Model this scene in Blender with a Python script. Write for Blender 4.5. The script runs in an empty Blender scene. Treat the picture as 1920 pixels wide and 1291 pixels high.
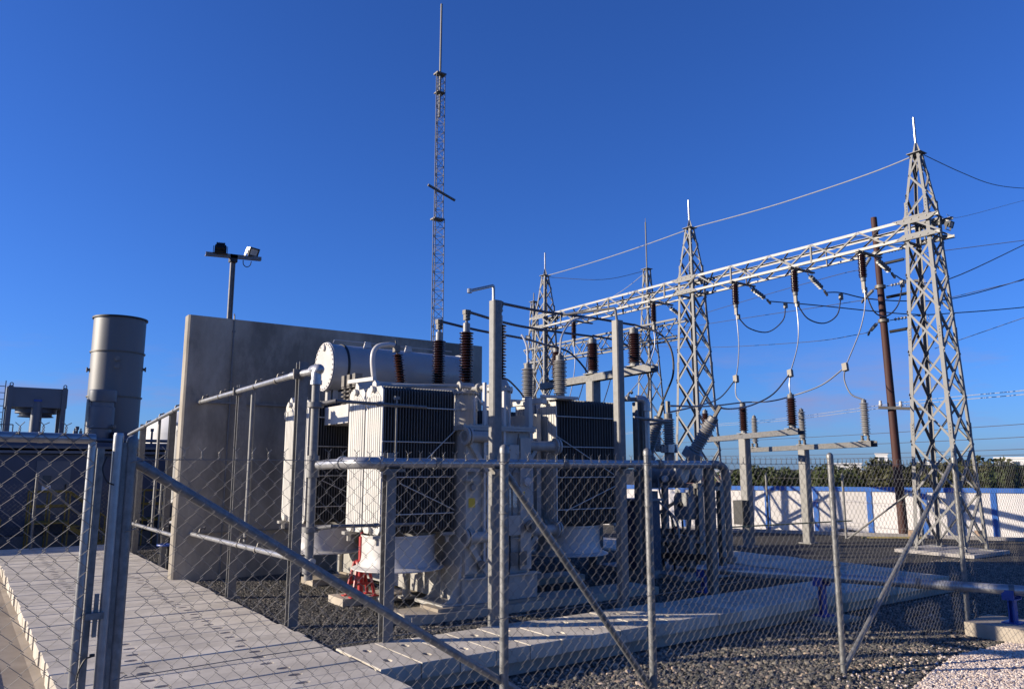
import bpy, math, random
from mathutils import Vector, Matrix
random.seed(7)
rad = math.radians
scene = bpy.context.scene

# ------------------------------------------------------------------ camera, sky, sun, exposure
cam_data = bpy.data.cameras.new('camera')
cam_data.sensor_width = 36.0
cam_data.lens = 27.0
cam_data.clip_start = 0.05
cam_data.clip_end = 4000.0
cam = bpy.data.objects.new('camera', cam_data)
scene.collection.objects.link(cam)
cam.location = (0.0, 0.0, 1.8)
cam.rotation_euler = (rad(90 + 9.17), 0.0, rad(-35.5))
scene.camera = cam

SUN_AZ, SUN_EL = rad(300.0), rad(16.0)          # azimuth clockwise from +Y
sun_dir = Vector((math.sin(SUN_AZ) * math.cos(SUN_EL), math.cos(SUN_AZ) * math.cos(SUN_EL), math.sin(SUN_EL)))

world = bpy.data.worlds.new('World')
scene.world = world
world.use_nodes = True
wn, wl = world.node_tree.nodes, world.node_tree.links
wn.clear()
out = wn.new('ShaderNodeOutputWorld')
bg = wn.new('ShaderNodeBackground')
sky = wn.new('ShaderNodeTexSky')
sky.sky_type = 'NISHITA'
sky.sun_disc = False
sky.sun_elevation = SUN_EL
sky.sun_rotation = SUN_AZ
sky.altitude = 0.0
sky.air_density = 1.0
sky.dust_density = 0.35
sky.ozone_density = 8.0
bg.inputs['Strength'].default_value = 0.110
# a thin bank of cloud low above the horizon
tc = wn.new('ShaderNodeTexCoord')
mp = wn.new('ShaderNodeMapping'); mp.inputs['Scale'].default_value = (2.4, 2.4, 11.0)
nz = wn.new('ShaderNodeTexNoise'); nz.inputs['Scale'].default_value = 1.6; nz.inputs['Detail'].default_value = 7.0
nz.inputs['Roughness'].default_value = 0.6
rp = wn.new('ShaderNodeValToRGB'); rp.color_ramp.elements[0].position = 0.5; rp.color_ramp.elements[1].position = 0.68
sp = wn.new('ShaderNodeSeparateXYZ')
band = wn.new('ShaderNodeValToRGB')
for pos, v in ((0.0, 0.0), (0.03, 0.3), (0.085, 1.0), (0.125, 0.5), (0.16, 0.0)):
    e = band.color_ramp.elements.new(pos) if pos not in (0.0,) else band.color_ramp.elements[0]
    e.position = pos; e.color = (v, v, v, 1)
band.color_ramp.elements[-1].position = 1.0; band.color_ramp.elements[-1].color = (0, 0, 0, 1)
mul = wn.new('ShaderNodeMath'); mul.operation = 'MULTIPLY'
mul2 = wn.new('ShaderNodeMath'); mul2.operation = 'MULTIPLY'; mul2.inputs[1].default_value = 0.9
mixc = wn.new('ShaderNodeMixRGB'); mixc.inputs['Color2'].default_value = (2.7, 2.6, 3.3, 1)
wl.new(tc.outputs['Generated'], mp.inputs['Vector']); wl.new(mp.outputs['Vector'], nz.inputs['Vector'])
wl.new(nz.outputs['Fac'], rp.inputs['Fac'])
wl.new(tc.outputs['Generated'], sp.inputs['Vector']); wl.new(sp.outputs['Z'], band.inputs['Fac'])
wl.new(rp.outputs['Color'], mul.inputs[0]); wl.new(band.outputs['Color'], mul.inputs[1])
wl.new(mul.outputs[0], mul2.inputs[0]); wl.new(mul2.outputs[0], mixc.inputs['Fac'])
wl.new(sky.outputs['Color'], mixc.inputs['Color1'])
wb_ = wn.new('ShaderNodeMixRGB'); wb_.blend_type = 'MULTIPLY'; wb_.inputs['Fac'].default_value = 1.0; wb_.inputs['Color2'].default_value = (0.57, 0.68, 1.0, 1)   # camera white balance
wl.new(mixc.outputs['Color'], wb_.inputs['Color1']); wl.new(wb_.outputs['Color'], bg.inputs['Color']); wl.new(bg.outputs['Background'], out.inputs['Surface'])

sun_data = bpy.data.lights.new('sun', 'SUN')
sun_data.energy = 5.0
sun_data.angle = rad(0.5)
sun_data.color = (1.0, 0.88, 0.71)
sun = bpy.data.objects.new('sun', sun_data)
scene.collection.objects.link(sun)
sun.rotation_euler = sun_dir.to_track_quat('Z', 'Y').to_euler()
sun.location = (-10, 10, 20)

vs = scene.view_settings
vs.view_transform = 'Standard'
vs.look = 'None'
vs.exposure = 0.72
vs.gamma = 1.0
vs.use_curve_mapping = False

# ------------------------------------------------------------------ materials
def mat(name, col, rough=0.6, metal=0.0, noise=0.0, nscale=6.0, dark=None, bump=0.0, bscale=60.0, spec=0.5,
        stretch=None, dist=0.01):
    """Principled material: base colour mottled between col and dark by a noise, optional fine bump."""
    m = bpy.data.materials.new(name)
    m.use_nodes = True
    n, l = m.node_tree.nodes, m.node_tree.links
    b = n['Principled BSDF']
    b.inputs['Base Color'].default_value = (*col, 1)
    b.inputs['Roughness'].default_value = rough
    b.inputs['Metallic'].default_value = metal
    b.inputs['Specular IOR Level'].default_value = spec
    if noise or bump:
        t = n.new('ShaderNodeTexCoord')
        mpn = n.new('ShaderNodeMapping')
        l.new(t.outputs['Object'], mpn.inputs['Vector'])
        if stretch: mpn.inputs['Scale'].default_value = stretch
    if noise:
        z = n.new('ShaderNodeTexNoise'); z.inputs['Scale'].default_value = nscale
        z.inputs['Detail'].default_value = 8; z.inputs['Roughness'].default_value = 0.62
        l.new(mpn.outputs['Vector'], z.inputs['Vector'])
        r = n.new('ShaderNodeValToRGB'); r.color_ramp.elements[0].position = 0.32; r.color_ramp.elements[1].position = 0.68
        d = dark if dark else tuple(c * (1 - noise) for c in col)
        r.color_ramp.elements[0].color = (*d, 1); r.color_ramp.elements[1].color = (*col, 1)
        l.new(z.outputs['Fac'], r.inputs['Fac']); l.new(r.outputs['Color'], b.inputs['Base Color'])
        mr = n.new('ShaderNodeMapRange'); mr.inputs['To Min'].default_value = max(0.05, rough - 0.12); mr.inputs['To Max'].default_value = min(1, rough + 0.12)
        l.new(z.outputs['Fac'], mr.inputs['Value']); l.new(mr.outputs['Result'], b.inputs['Roughness'])
    if bump:
        z2 = n.new('ShaderNodeTexNoise'); z2.inputs['Scale'].default_value = bscale; z2.inputs['Detail'].default_value = 6
        l.new(mpn.outputs['Vector'], z2.inputs['Vector'])
        bp = n.new('ShaderNodeBump'); bp.inputs['Strength'].default_value = bump; bp.inputs['Distance'].default_value = dist
        l.new(z2.outputs['Fac'], bp.inputs['Height']); l.new(bp.outputs['Normal'], b.inputs['Normal'])
    return m

M = {}
M['galv'] = mat('galvanised_steel', (0.20, 0.196, 0.188), 0.56, 0.25, 0.35, 14, bump=0.08, bscale=120)
M['galv_bright'] = mat('bright_galvanised_pipe', (0.42, 0.42, 0.42), 0.36, 0.6, 0.25, 18, bump=0.05, bscale=150)
M['galv_tower'] = mat('weathered_galvanised_angle', (0.215, 0.212, 0.205), 0.66, 0.1, 0.3, 9)
M['galv_chord'] = mat('bright_galvanised_angle', (0.28, 0.275, 0.265), 0.56, 0.2, 0.25, 9)
M['galv_post'] = mat('fence_post_galvanised', (0.25, 0.248, 0.24), 0.45, 0.35, 0.45, 22, bump=0.06, bscale=140)
M['wire'] = mat('galvanised_wire', (0.25, 0.235, 0.21), 0.55, 0.3, 0.25, 8)
M['alu'] = mat('aluminium_conductor', (0.42, 0.42, 0.42), 0.45, 0.3, 0.2, 20)
M['cable'] = mat('weathered_conductor', (0.10, 0.10, 0.11), 0.5, 0.4, 0.25, 20)
M['clamp'] = mat('cast_clamp', (0.17, 0.155, 0.135), 0.55, 0.3, 0.3, 20)
M['tank_paint'] = mat('light_grey_enamel', (0.40, 0.385, 0.355), 0.38, 0.0, 0.30, 3.0, stretch=(2.5, 2.5, 0.5), bump=0.03, bscale=40)
M['cons_paint'] = mat('conservator_enamel', (0.38, 0.375, 0.365), 0.25, 0.0, 0.12, 2.0)
M['fin'] = mat('radiator_fin_grey', (0.53, 0.515, 0.48), 0.5, 0.0, 0.2, 5, stretch=(1, 1, 0.25))
M['white_paint'] = mat('white_box_paint', (0.52, 0.50, 0.475), 0.4, 0, 0.1, 3)
M['fin_shaded'] = mat('radiator_fin_shaded', (0.11, 0.11, 0.108), 0.55, 0.0, 0.2, 5)  # fin grey darkened to paint in the shade between the plates
M['porcelain'] = mat('brown_porcelain', (0.040, 0.015, 0.011), 0.16, 0, 0.3, 9)
M['silicone'] = mat('grey_silicone', (0.27, 0.26, 0.25), 0.55, 0, 0.15, 10)
M['steel_ring'] = mat('stainless_ring', (0.55, 0.53, 0.52), 0.28, 0.9, 0.15, 12)
M['breaker_paint'] = mat('breaker_grey_paint', (0.22, 0.225, 0.23), 0.4, 0, 0.15, 3)
M['rust'] = mat('rusty_brown_pole', (0.066, 0.021, 0.015), 0.72, 0.1, 0.5, 7, bump=0.3, bscale=30, stretch=(1, 1, 0.2))
M['navy'] = mat('dark_blue_grey_enclosure', (0.052, 0.070, 0.112), 0.5, 0, 0.22, 1.4)
M['navy_light'] = mat('blue_grey_steel', (0.115, 0.13, 0.155), 0.45, 0.1, 0.2, 2)
M['stack'] = mat('grey_stack_paint', (0.14, 0.14, 0.14), 0.5, 0.1, 0.14, 1.2, stretch=(1, 1, 0.3))
M['black'] = mat('black_rubber', (0.015, 0.015, 0.016), 0.6)
M['yellow'] = mat('yellow_rail_paint', (0.22, 0.145, 0.012), 0.5, 0, 0.2, 6)
M['sticker'] = mat('yellow_sticker', (0.62, 0.42, 0.03), 0.5)
M['paper'] = mat('white_notice', (0.7, 0.7, 0.7), 0.6)
M['red'] = mat('red_paint', (0.42, 0.022, 0.022), 0.42, 0, 0.25, 9)
M['blue'] = mat('blue_paint', (0.010, 0.060, 0.30), 0.42, 0, 0.25, 9)
M['glass'] = mat('lamp_glass', (0.55, 0.55, 0.52), 0.12, 0.3)
M['pane'] = mat('dark_window_glass', (0.05, 0.07, 0.09), 0.1)
M['bwhite'] = mat('far_white_render', (0.68, 0.67, 0.64), 0.8, 0, 0.12, 0.6)
M['roof_tile'] = mat('red_roof_tiles', (0.28, 0.12, 0.08), 0.8, 0, 0.3, 3)
M['bark'] = mat('bark', (0.12, 0.09, 0.06), 0.9, 0, 0.4, 9)
M['brick'] = mat('clay_brick', (0.34, 0.24, 0.17), 0.85, 0, 0.3, 12)
M['wood'] = mat('scaffold_wood', (0.45, 0.36, 0.14), 0.8, 0, 0.3, 12)

def concrete(name, col, dark, stain, bump=0.25, s1=0.9, s2=7.0, streak=False):
    m = bpy.data.materials.new(name); m.use_nodes = True
    n, l = m.node_tree.nodes, m.node_tree.links
    b = n['Principled BSDF']; b.inputs['Roughness'].default_value = 0.88; b.inputs['Specular IOR Level'].default_value = 0.25
    t = n.new('ShaderNodeNewGeometry'); mp_ = n.new('ShaderNodeMapping'); l.new(t.outputs['Position'], mp_.inputs['Vector'])
    if streak: mp_.inputs['Scale'].default_value = (1.0, 1.0, 0.45)
    a = n.new('ShaderNodeTexNoise'); a.inputs['Scale'].default_value = s1; a.inputs['Detail'].default_value = 9; a.inputs['Roughness'].default_value = 0.6
    c = n.new('ShaderNodeTexNoise'); c.inputs['Scale'].default_value = s2; c.inputs['Detail'].default_value = 9; c.inputs['Roughness'].default_value = 0.7
    f = n.new('ShaderNodeTexNoise'); f.inputs['Scale'].default_value = 90; f.inputs['Detail'].default_value = 4
    for q in (a, c, f): l.new(mp_.outputs['Vector'], q.inputs['Vector'])
    r1 = n.new('ShaderNodeValToRGB'); r1.color_ramp.elements[0].position = 0.40; r1.color_ramp.elements[1].position = 0.60
    r1.color_ramp.elements[0].color = (*dark, 1); r1.color_ramp.elements[1].color = (*col, 1)
    l.new(a.outputs['Fac'], r1.inputs['Fac'])
    r2 = n.new('ShaderNodeValToRGB'); r2.color_ramp.elements[0].position = 0.5; r2.color_ramp.elements[1].position = 0.72
    r2.color_ramp.elements[0].color = (0, 0, 0, 1); r2.color_ramp.elements[1].color = (1, 1, 1, 1)
    l.new(c.outputs['Fac'], r2.inputs['Fac'])
    mx = n.new('ShaderNodeMixRGB'); mx.inputs['Color2'].default_value = (*stain, 1)
    mm = n.new('ShaderNodeMath'); mm.operation = 'MULTIPLY'; mm.inputs[1].default_value = 0.45
    l.new(r2.outputs['Color'], mm.inputs[0]); l.new(mm.outputs[0], mx.inputs['Fac'])
    l.new(r1.outputs['Color'], mx.inputs['Color1'])
    oi = n.new('ShaderNodeObjectInfo'); hv = n.new('ShaderNodeHueSaturation')
    mr = n.new('ShaderNodeMapRange'); mr.inputs['To Min'].default_value = 0.88; mr.inputs['To Max'].default_value = 1.1
    l.new(oi.outputs['Random'], mr.inputs['Value']); l.new(mr.outputs['Result'], hv.inputs['Value'])
    l.new(mx.outputs['Color'], hv.inputs['Color']); l.new(hv.outputs['Color'], b.inputs['Base Color'])
    ad = n.new('ShaderNodeMath'); ad.operation = 'ADD'; l.new(c.outputs['Fac'], ad.inputs[0]); l.new(f.outputs['Fac'], ad.inputs[1])
    bp = n.new('ShaderNodeBump'); bp.inputs['Strength'].default_value = bump; bp.inputs['Distance'].default_value = 0.006
    l.new(ad.outputs[0], bp.inputs['Height']); l.new(bp.outputs['Normal'], b.inputs['Normal'])
    return m
M['wall_conc'] = concrete('firewall_concrete', (0.43, 0.385, 0.315), (0.20, 0.178, 0.145), (0.55, 0.49, 0.40), s1=0.75, s2=2.3, streak=True)
M['slab'] = concrete('pale_slab_concrete', (0.57, 0.515, 0.425), (0.45, 0.405, 0.335), (0.33, 0.285, 0.225), s1=1.6, s2=9)
M['slab_side'] = concrete('trench_wall_concrete', (0.44, 0.385, 0.31), (0.33, 0.285, 0.23), (0.25, 0.21, 0.165), s1=1.3, s2=6)
M['sandy'] = concrete('sandy_concrete', (0.34, 0.29, 0.23), (0.25, 0.21, 0.165), (0.19, 0.16, 0.125), s1=0.9, s2=5)
M['kerb'] = concrete('kerb_concrete', (0.36, 0.34, 0.32), (0.27, 0.25, 0.24), (0.22, 0.20, 0.18))
M['hole'] = mat('rusty_lifting_socket', (0.26, 0.075, 0.03), 0.8, 0, 0.75, 40)
M['wall_white'] = concrete('white_wall_paint', (0.80, 0.76, 0.72), (0.74, 0.70, 0.66), (0.62, 0.58, 0.54), bump=0.12)
M['wall_blue'] = mat('blue_wall_paint', (0.05, 0.17, 0.54), 0.7, 0, 0.15, 3)

def gravel_ground():
    m = bpy.data.materials.new('dark_gravel_ground'); m.use_nodes = True
    n, l = m.node_tree.nodes, m.node_tree.links
    b = n['Principled BSDF']; b.inputs['Roughness'].default_value = 0.9; b.inputs['Specular IOR Level'].default_value = 0.2
    t = n.new('ShaderNodeTexCoord')
    v = n.new('ShaderNodeTexVoronoi'); v.inputs['Scale'].default_value = 26
    l.new(t.outputs['Object'], v.inputs['Vector'])
    r = n.new('ShaderNodeValToRGB')
    r.color_ramp.elements[0].color = (0.018, 0.018, 0.017, 1); r.color_ramp.elements[1].color = (0.095, 0.09, 0.08, 1)
    sx = n.new('ShaderNodeSeparateColor'); l.new(v.outputs['Color'], sx.inputs['Color']); l.new(sx.outputs['Red'], r.inputs['Fac'])
    z = n.new('ShaderNodeTexNoise'); z.inputs['Scale'].default_value = 0.35; z.inputs['Detail'].default_value = 6
    l.new(t.outputs['Object'], z.inputs['Vector'])
    r2 = n.new('ShaderNodeValToRGB'); r2.color_ramp.elements[0].position = 0.45; r2.color_ramp.elements[1].position = 0.62
    r2.color_ramp.elements[0].color = (0, 0, 0, 1); r2.color_ramp.elements[1].color = (0.5, 0.5, 0.5, 1)
    l.new(z.outputs['Fac'], r2.inputs['Fac'])
    mx = n.new('ShaderNodeMixRGB'); mx.inputs['Color2'].default_value = (0.075, 0.064, 0.05, 1)
    l.new(r2.outputs['Color'], mx.inputs['Fac']); l.new(r.outputs['Color'], mx.inputs['Color1'])
    l.new(mx.outputs['Color'], b.inputs['Base Color'])
    bp = n.new('ShaderNodeBump'); bp.inputs['Strength'].default_value = 0.9; bp.inputs['Distance'].default_value = 0.02; bp.invert = True
    l.new(v.outputs['Distance'], bp.inputs['Height']); l.new(bp.outputs['Normal'], b.inputs['Normal'])
    return m
M['ground'] = gravel_ground()

def stone_mat(name, ramp):
    m = bpy.data.materials.new(name); m.use_nodes = True
    n, l = m.node_tree.nodes, m.node_tree.links
    b = n['Principled BSDF']; b.inputs['Roughness'].default_value = 0.82; b.inputs['Specular IOR Level'].default_value = 0.3
    a = n.new('ShaderNodeAttribute'); a.attribute_type = 'INSTANCER'; a.attribute_name = 'tone'
    r = n.new('ShaderNodeValToRGB')
    els = r.color_ramp.elements
    els[0].position, els[0].color = ramp[0][0], (*ramp[0][1], 1)
    els[1].position, els[1].color = ramp[-1][0], (*ramp[-1][1], 1)
    for p, c in ramp[1:-1]:
        e = els.new(p); e.color = (*c, 1)
    l.new(a.outputs['Fac'], r.inputs['Fac'])
    t = n.new('ShaderNodeTexCoord'); z = n.new('ShaderNodeTexNoise'); z.inputs['Scale'].default_value = 1.3; z.inputs['Detail'].default_value = 4
    l.new(t.outputs['Object'], z.inputs['Vector'])
    mx = n.new('ShaderNodeMixRGB'); mx.blend_type = 'MULTIPLY'; mx.inputs['Fac'].default_value = 0.3
    l.new(r.outputs['Color'], mx.inputs['Color1']); l.new(z.outputs['Fac'], mx.inputs['Color2'])
    l.new(mx.outputs['Color'], b.inputs['Base Color'])
    return m
M['stone_dark'] = stone_mat('dark_gravel_stone', [(0.0, (0.042, 0.041, 0.037)), (0.45, (0.12, 0.115, 0.10)), (0.8, (0.22, 0.195, 0.16)), (0.95, (0.38, 0.29, 0.21)), (1.0, (0.58, 0.46, 0.36))])
M['stone_yard'] = stone_mat('yard_gravel_stone', [(0.0, (0.032, 0.032, 0.03)), (0.6, (0.09, 0.086, 0.077)), (0.92, (0.19, 0.17, 0.14)), (1.0, (0.42, 0.35, 0.27))])
M['stone_white'] = stone_mat('white_pebble', [(0.0, (0.46, 0.35, 0.28)), (0.4, (0.68, 0.56, 0.47)), (1.0, (0.84, 0.74, 0.64))])

def leaf_mat(name, c1, c2):
    m = bpy.data.materials.new(name); m.use_nodes = True
    n, l = m.node_tree.nodes, m.node_tree.links
    b = n['Principled BSDF']; b.inputs['Roughness'].default_value = 0.6; b.inputs['Specular IOR Level'].default_value = 0.25
    t = n.new('ShaderNodeTexCoord'); z = n.new('ShaderNodeTexNoise'); z.inputs['Scale'].default_value = 2.4; z.inputs['Detail'].default_value = 5
    l.new(t.outputs['Object'], z.inputs['Vector'])
    r = n.new('ShaderNodeValToRGB'); r.color_ramp.elements[0].position = 0.35; r.color_ramp.elements[1].position = 0.65
    r.color_ramp.elements[0].color = (*c1, 1); r.color_ramp.elements[1].color = (*c2, 1)
    l.new(z.outputs['Fac'], r.inputs['Fac']); l.new(r.outputs['Color'], b.inputs['Base Color'])
    return m
M['leaf_a'] = leaf_mat('olive_leaves', (0.030, 0.044, 0.014), (0.066, 0.080, 0.028))
M['leaf_b'] = leaf_mat('brownish_leaves', (0.038, 0.042, 0.015), (0.076, 0.076, 0.029))

# ------------------------------------------------------------------ mesh helpers
col = scene.collection
WLOC = {}
def V3(*a): return Vector(a)

class MB:
    def __init__(s): s.v = []; s.f = []
    def add(s, vs_, fs):
        o = len(s.v); s.v += [tuple(p) for p in vs_]; s.f += [tuple(i + o for i in f) for f in fs]; return s
    def box(s, a, b):
        (x0, y0, z0), (x1, y1, z1) = a, b
        return s.add([(x0, y0, z0), (x1, y0, z0), (x1, y1, z0), (x0, y1, z0), (x0, y0, z1), (x1, y0, z1), (x1, y1, z1), (x0, y1, z1)],
                     [(0, 3, 2, 1), (4, 5, 6, 7), (0, 1, 5, 4), (1, 2, 6, 5), (2, 3, 7, 6), (3, 0, 4, 7)])
    def extrude(s, ring, d):
        """prism: ring of points swept by vector d"""
        n = len(ring); d = Vector(d); r = [Vector(p) for p in ring]
        vv = r + [p + d for p in r]
        return s.add(vv, [tuple(range(n - 1, -1, -1)), tuple(range(n, 2 * n))] + [(i, (i + 1) % n, n + (i + 1) % n, n + i) for i in range(n)])
    def bar(s, p, q, w, h, up=(0, 0, 1)):
        p, q = Vector(p), Vector(q); d = (q - p).normalized(); u = Vector(up)
        if abs(d.dot(u)) > 0.95: u = Vector((0, 1, 0))
        a = d.cross(u).normalized() * (w / 2); b = a.cross(d).normalized() * (h / 2)
        return s.extrude([p - a - b, p + a - b, p + a + b, p - a + b], q - p)
    def angle(s, p, q, a, b, size, t):
        """L section with corner line p-q and flanges along a and b"""
        p, q, a, b = Vector(p), Vector(q), Vector(a).normalized(), Vector(b).normalized()
        ring = [p, p + a * size, p + a * size + b * t, p + a * t + b * t, p + a * t + b * size, p + b * size]
        return s.extrude(ring, q - p)
    def tube(s, p, q, r, n=10, r2=None): return s.poly([p, q], [r, r if r2 is None else r2], n)
    def poly(s, pts, r, n=8, caps=True, closed=False):
        pts = [Vector(p) for p in pts]; m = len(pts)
        rs = r if isinstance(r, (list, tuple)) else [r] * m
        o = len(s.v); ref = None
        for i, p in enumerate(pts):
            if closed: d = pts[(i + 1) % m] - pts[i - 1]
            elif i == 0: d = pts[1] - p
            elif i == m - 1: d = p - pts[i - 1]
            else: d = (pts[i + 1] - p).normalized() + (p - pts[i - 1]).normalized()
            if d.length < 1e-9: d = Vector((0, 0, 1))
            d.normalize()
            if ref is None:
                ref = Vector((0, 0, 1)) if abs(d.z) < 0.9 else Vector((1, 0, 0))
            a = d.cross(ref)
            if a.length < 1e-6: a = d.orthogonal()
            a.normalize(); b = a.cross(d).normalized(); ref = b
            for k in range(n):
                t = 2 * math.pi * k / n
                s.v.append(tuple(p + a * (math.cos(t) * rs[i]) + b * (math.sin(t) * rs[i])))
        for i in range(m if closed else m - 1):
            j = (i + 1) % m
            for k in range(n):
                k2 = (k + 1) % n
                s.f.append((o + i * n + k, o + i * n + k2, o + j * n + k2, o + j * n + k))
        if caps and not closed:
            s.f.append(tuple(o + k for k in range(n))); s.f.append(tuple(o + (m - 1) * n + k for k in range(n - 1, -1, -1)))
        return s
    def lathe(s, prof, base=(0, 0, 0), axis=(0, 0, 1), n=20, caps=True):
        """prof: (radius, height) list along axis from base"""
        base, ax = Vector(base), Vector(axis).normalized()
        a = ax.orthogonal().normalized(); b = ax.cross(a)
        o = len(s.v)
        for r, h in prof:
            for k in range(n):
                t = 2 * math.pi * k / n
                s.v.append(tuple(base + ax * h + a * (math.cos(t) * r) + b * (math.sin(t) * r)))
        for i in range(len(prof) - 1):
            for k in range(n):
                k2 = (k + 1) % n
                s.f.append((o + i * n + k, o + i * n + k2, o + (i + 1) * n + k2, o + (i + 1) * n + k))
        if caps:
            s.f.append(tuple(o + k for k in range(n - 1, -1, -1))); m = (len(prof) - 1) * n
            s.f.append(tuple(o + m + k for k in range(n)))
        return s
    def mesh(s, name, m, off=(0, 0, 0), smooth=True):
        me = bpy.data.meshes.new(name)
        ox, oy, oz = off
        me.from_pydata([(x - ox, y - oy, z - oz) for x, y, z in s.v], [], s.f)
        me.update()
        if smooth:
            me.polygons.foreach_set('use_smooth', [True] * len(me.polygons))
            me.set_sharp_from_angle(angle=rad(36))
        me.materials.append(m if not isinstance(m, str) else M[m])
        return me

def link(name, me, parent=None, loc=(0, 0, 0), rot=None):
    o = bpy.data.objects.new(name, me); col.objects.link(o)
    o.location = loc
    if rot is not None: o.rotation_euler = rot
    if parent is not None: o.parent = parent
    return o

def tag(o, label=None, cat=None, group=None, kind=None):
    if label: o['label'] = label
    if cat: o['category'] = cat
    if group: o['group'] = group
    if kind: o['kind'] = kind
    return o

def thing(name, loc, label, cat, group=None):
    o = bpy.data.objects.new(name, None); col.objects.link(o)
    o.location = loc; o.empty_display_size = 0.2; WLOC[o] = Vector(loc)
    return tag(o, label, cat, group)

def part(name, mb, m, parent, kind=None, label=None, smooth=True):
    """mesh in world coordinates, parented to a thing or to a part"""
    w = WLOC[parent]
    o = link(name, mb.mesh(name, m, w, smooth), parent)
    WLOC[o] = w
    return tag(o, label, None, None, kind)

def pieces(name, mb, m, parent, smooth=True):
    """every connected piece of the mesh as a part of its own"""
    par = list(range(len(mb.v)))
    def find(a):
        while par[a] != a: par[a] = par[par[a]]; a = par[a]
        return a
    for f in mb.f:
        for b in f[1:]: par[find(b)] = find(f[0])
    comps = {}
    for f in mb.f: comps.setdefault(find(f[0]), []).append(f)
    for fs in comps.values():
        ids = sorted({i for f in fs for i in f}); mp = {i: k for k, i in enumerate(ids)}
        q = MB(); q.v = [mb.v[i] for i in ids]; q.f = [tuple(mp[i] for i in f) for f in fs]
        part(name, q, m, parent, smooth=smooth)

def single(name, mb, m, label=None, cat=None, group=None, kind=None, smooth=True):
    """one-mesh top-level object with its origin at its base"""
    xs, ys, zs = zip(*mb.v)
    c = ((min(xs) + max(xs)) / 2, (min(ys) + max(ys)) / 2, min(zs))
    o = link(name, mb.mesh(name, m, c, smooth), None, c)
    WLOC[o] = Vector(c)
    return tag(o, label, cat, group, kind)

def curve(pts, k=6):
    """Catmull-Rom through the points"""
    P = [Vector(p) for p in pts]
    if len(P) == 2: return P
    Q = [P[0] * 2 - P[1]] + P + [P[-1] * 2 - P[-2]]
    r = []
    for i in range(1, len(Q) - 2):
        a, b, c, d = Q[i - 1:i + 3]
        for j in range(k):
            t = j / k
            r.append(0.5 * ((2 * b) + (c - a) * t + (2 * a - 5 * b + 4 * c - d) * t * t + (3 * b - a - 3 * c + d) * t ** 3))
    r.append(P[-1])
    return r
def sag(p, q, s, n=14):
    p, q = Vector(p), Vector(q)
    return [p.lerp(q, i / n) - Vector((0, 0, 4 * s * (i / n) * (1 - i / n))) for i in range(n + 1)]
def wire(name, label, pts, r=0.014, m='cable', cat='cable', group=None, n=6):
    return single(name, MB().poly(pts, r, n), m, label, cat, group)

GZ = -0.28          # level of the ground outside the raised yard

# ------------------------------------------------------------------ ground
g = MB()
N = 24
xs = [-1500, -200, -60, -20, -5, 0, 5, 10, 15, 20, 25, 30, 40, 60, 120, 300, 1500]
ys = [-1500, -200, -60, -20, -5, 0, 5, 10, 15, 20, 25, 30, 40, 60, 120, 300, 1500]
idx = {}
for i, x in enumerate(xs):
    for j, y in enumerate(ys):
        idx[i, j] = len(g.v); g.v.append((x, y, GZ))
for i in range(len(xs) - 1):
    for j in range(len(ys) - 1): g.f.append((idx[i, j], idx[i + 1, j], idx[i + 1, j + 1], idx[i, j + 1]))
single('ground', g, 'ground', kind='structure')

# raised gravel yard bed round the transformer
yb = MB().box((3.30, 7.70, GZ + 0.004), (12.4, 21.0, -0.05))
single('yard_bed', yb, 'ground', kind='structure')

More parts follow.
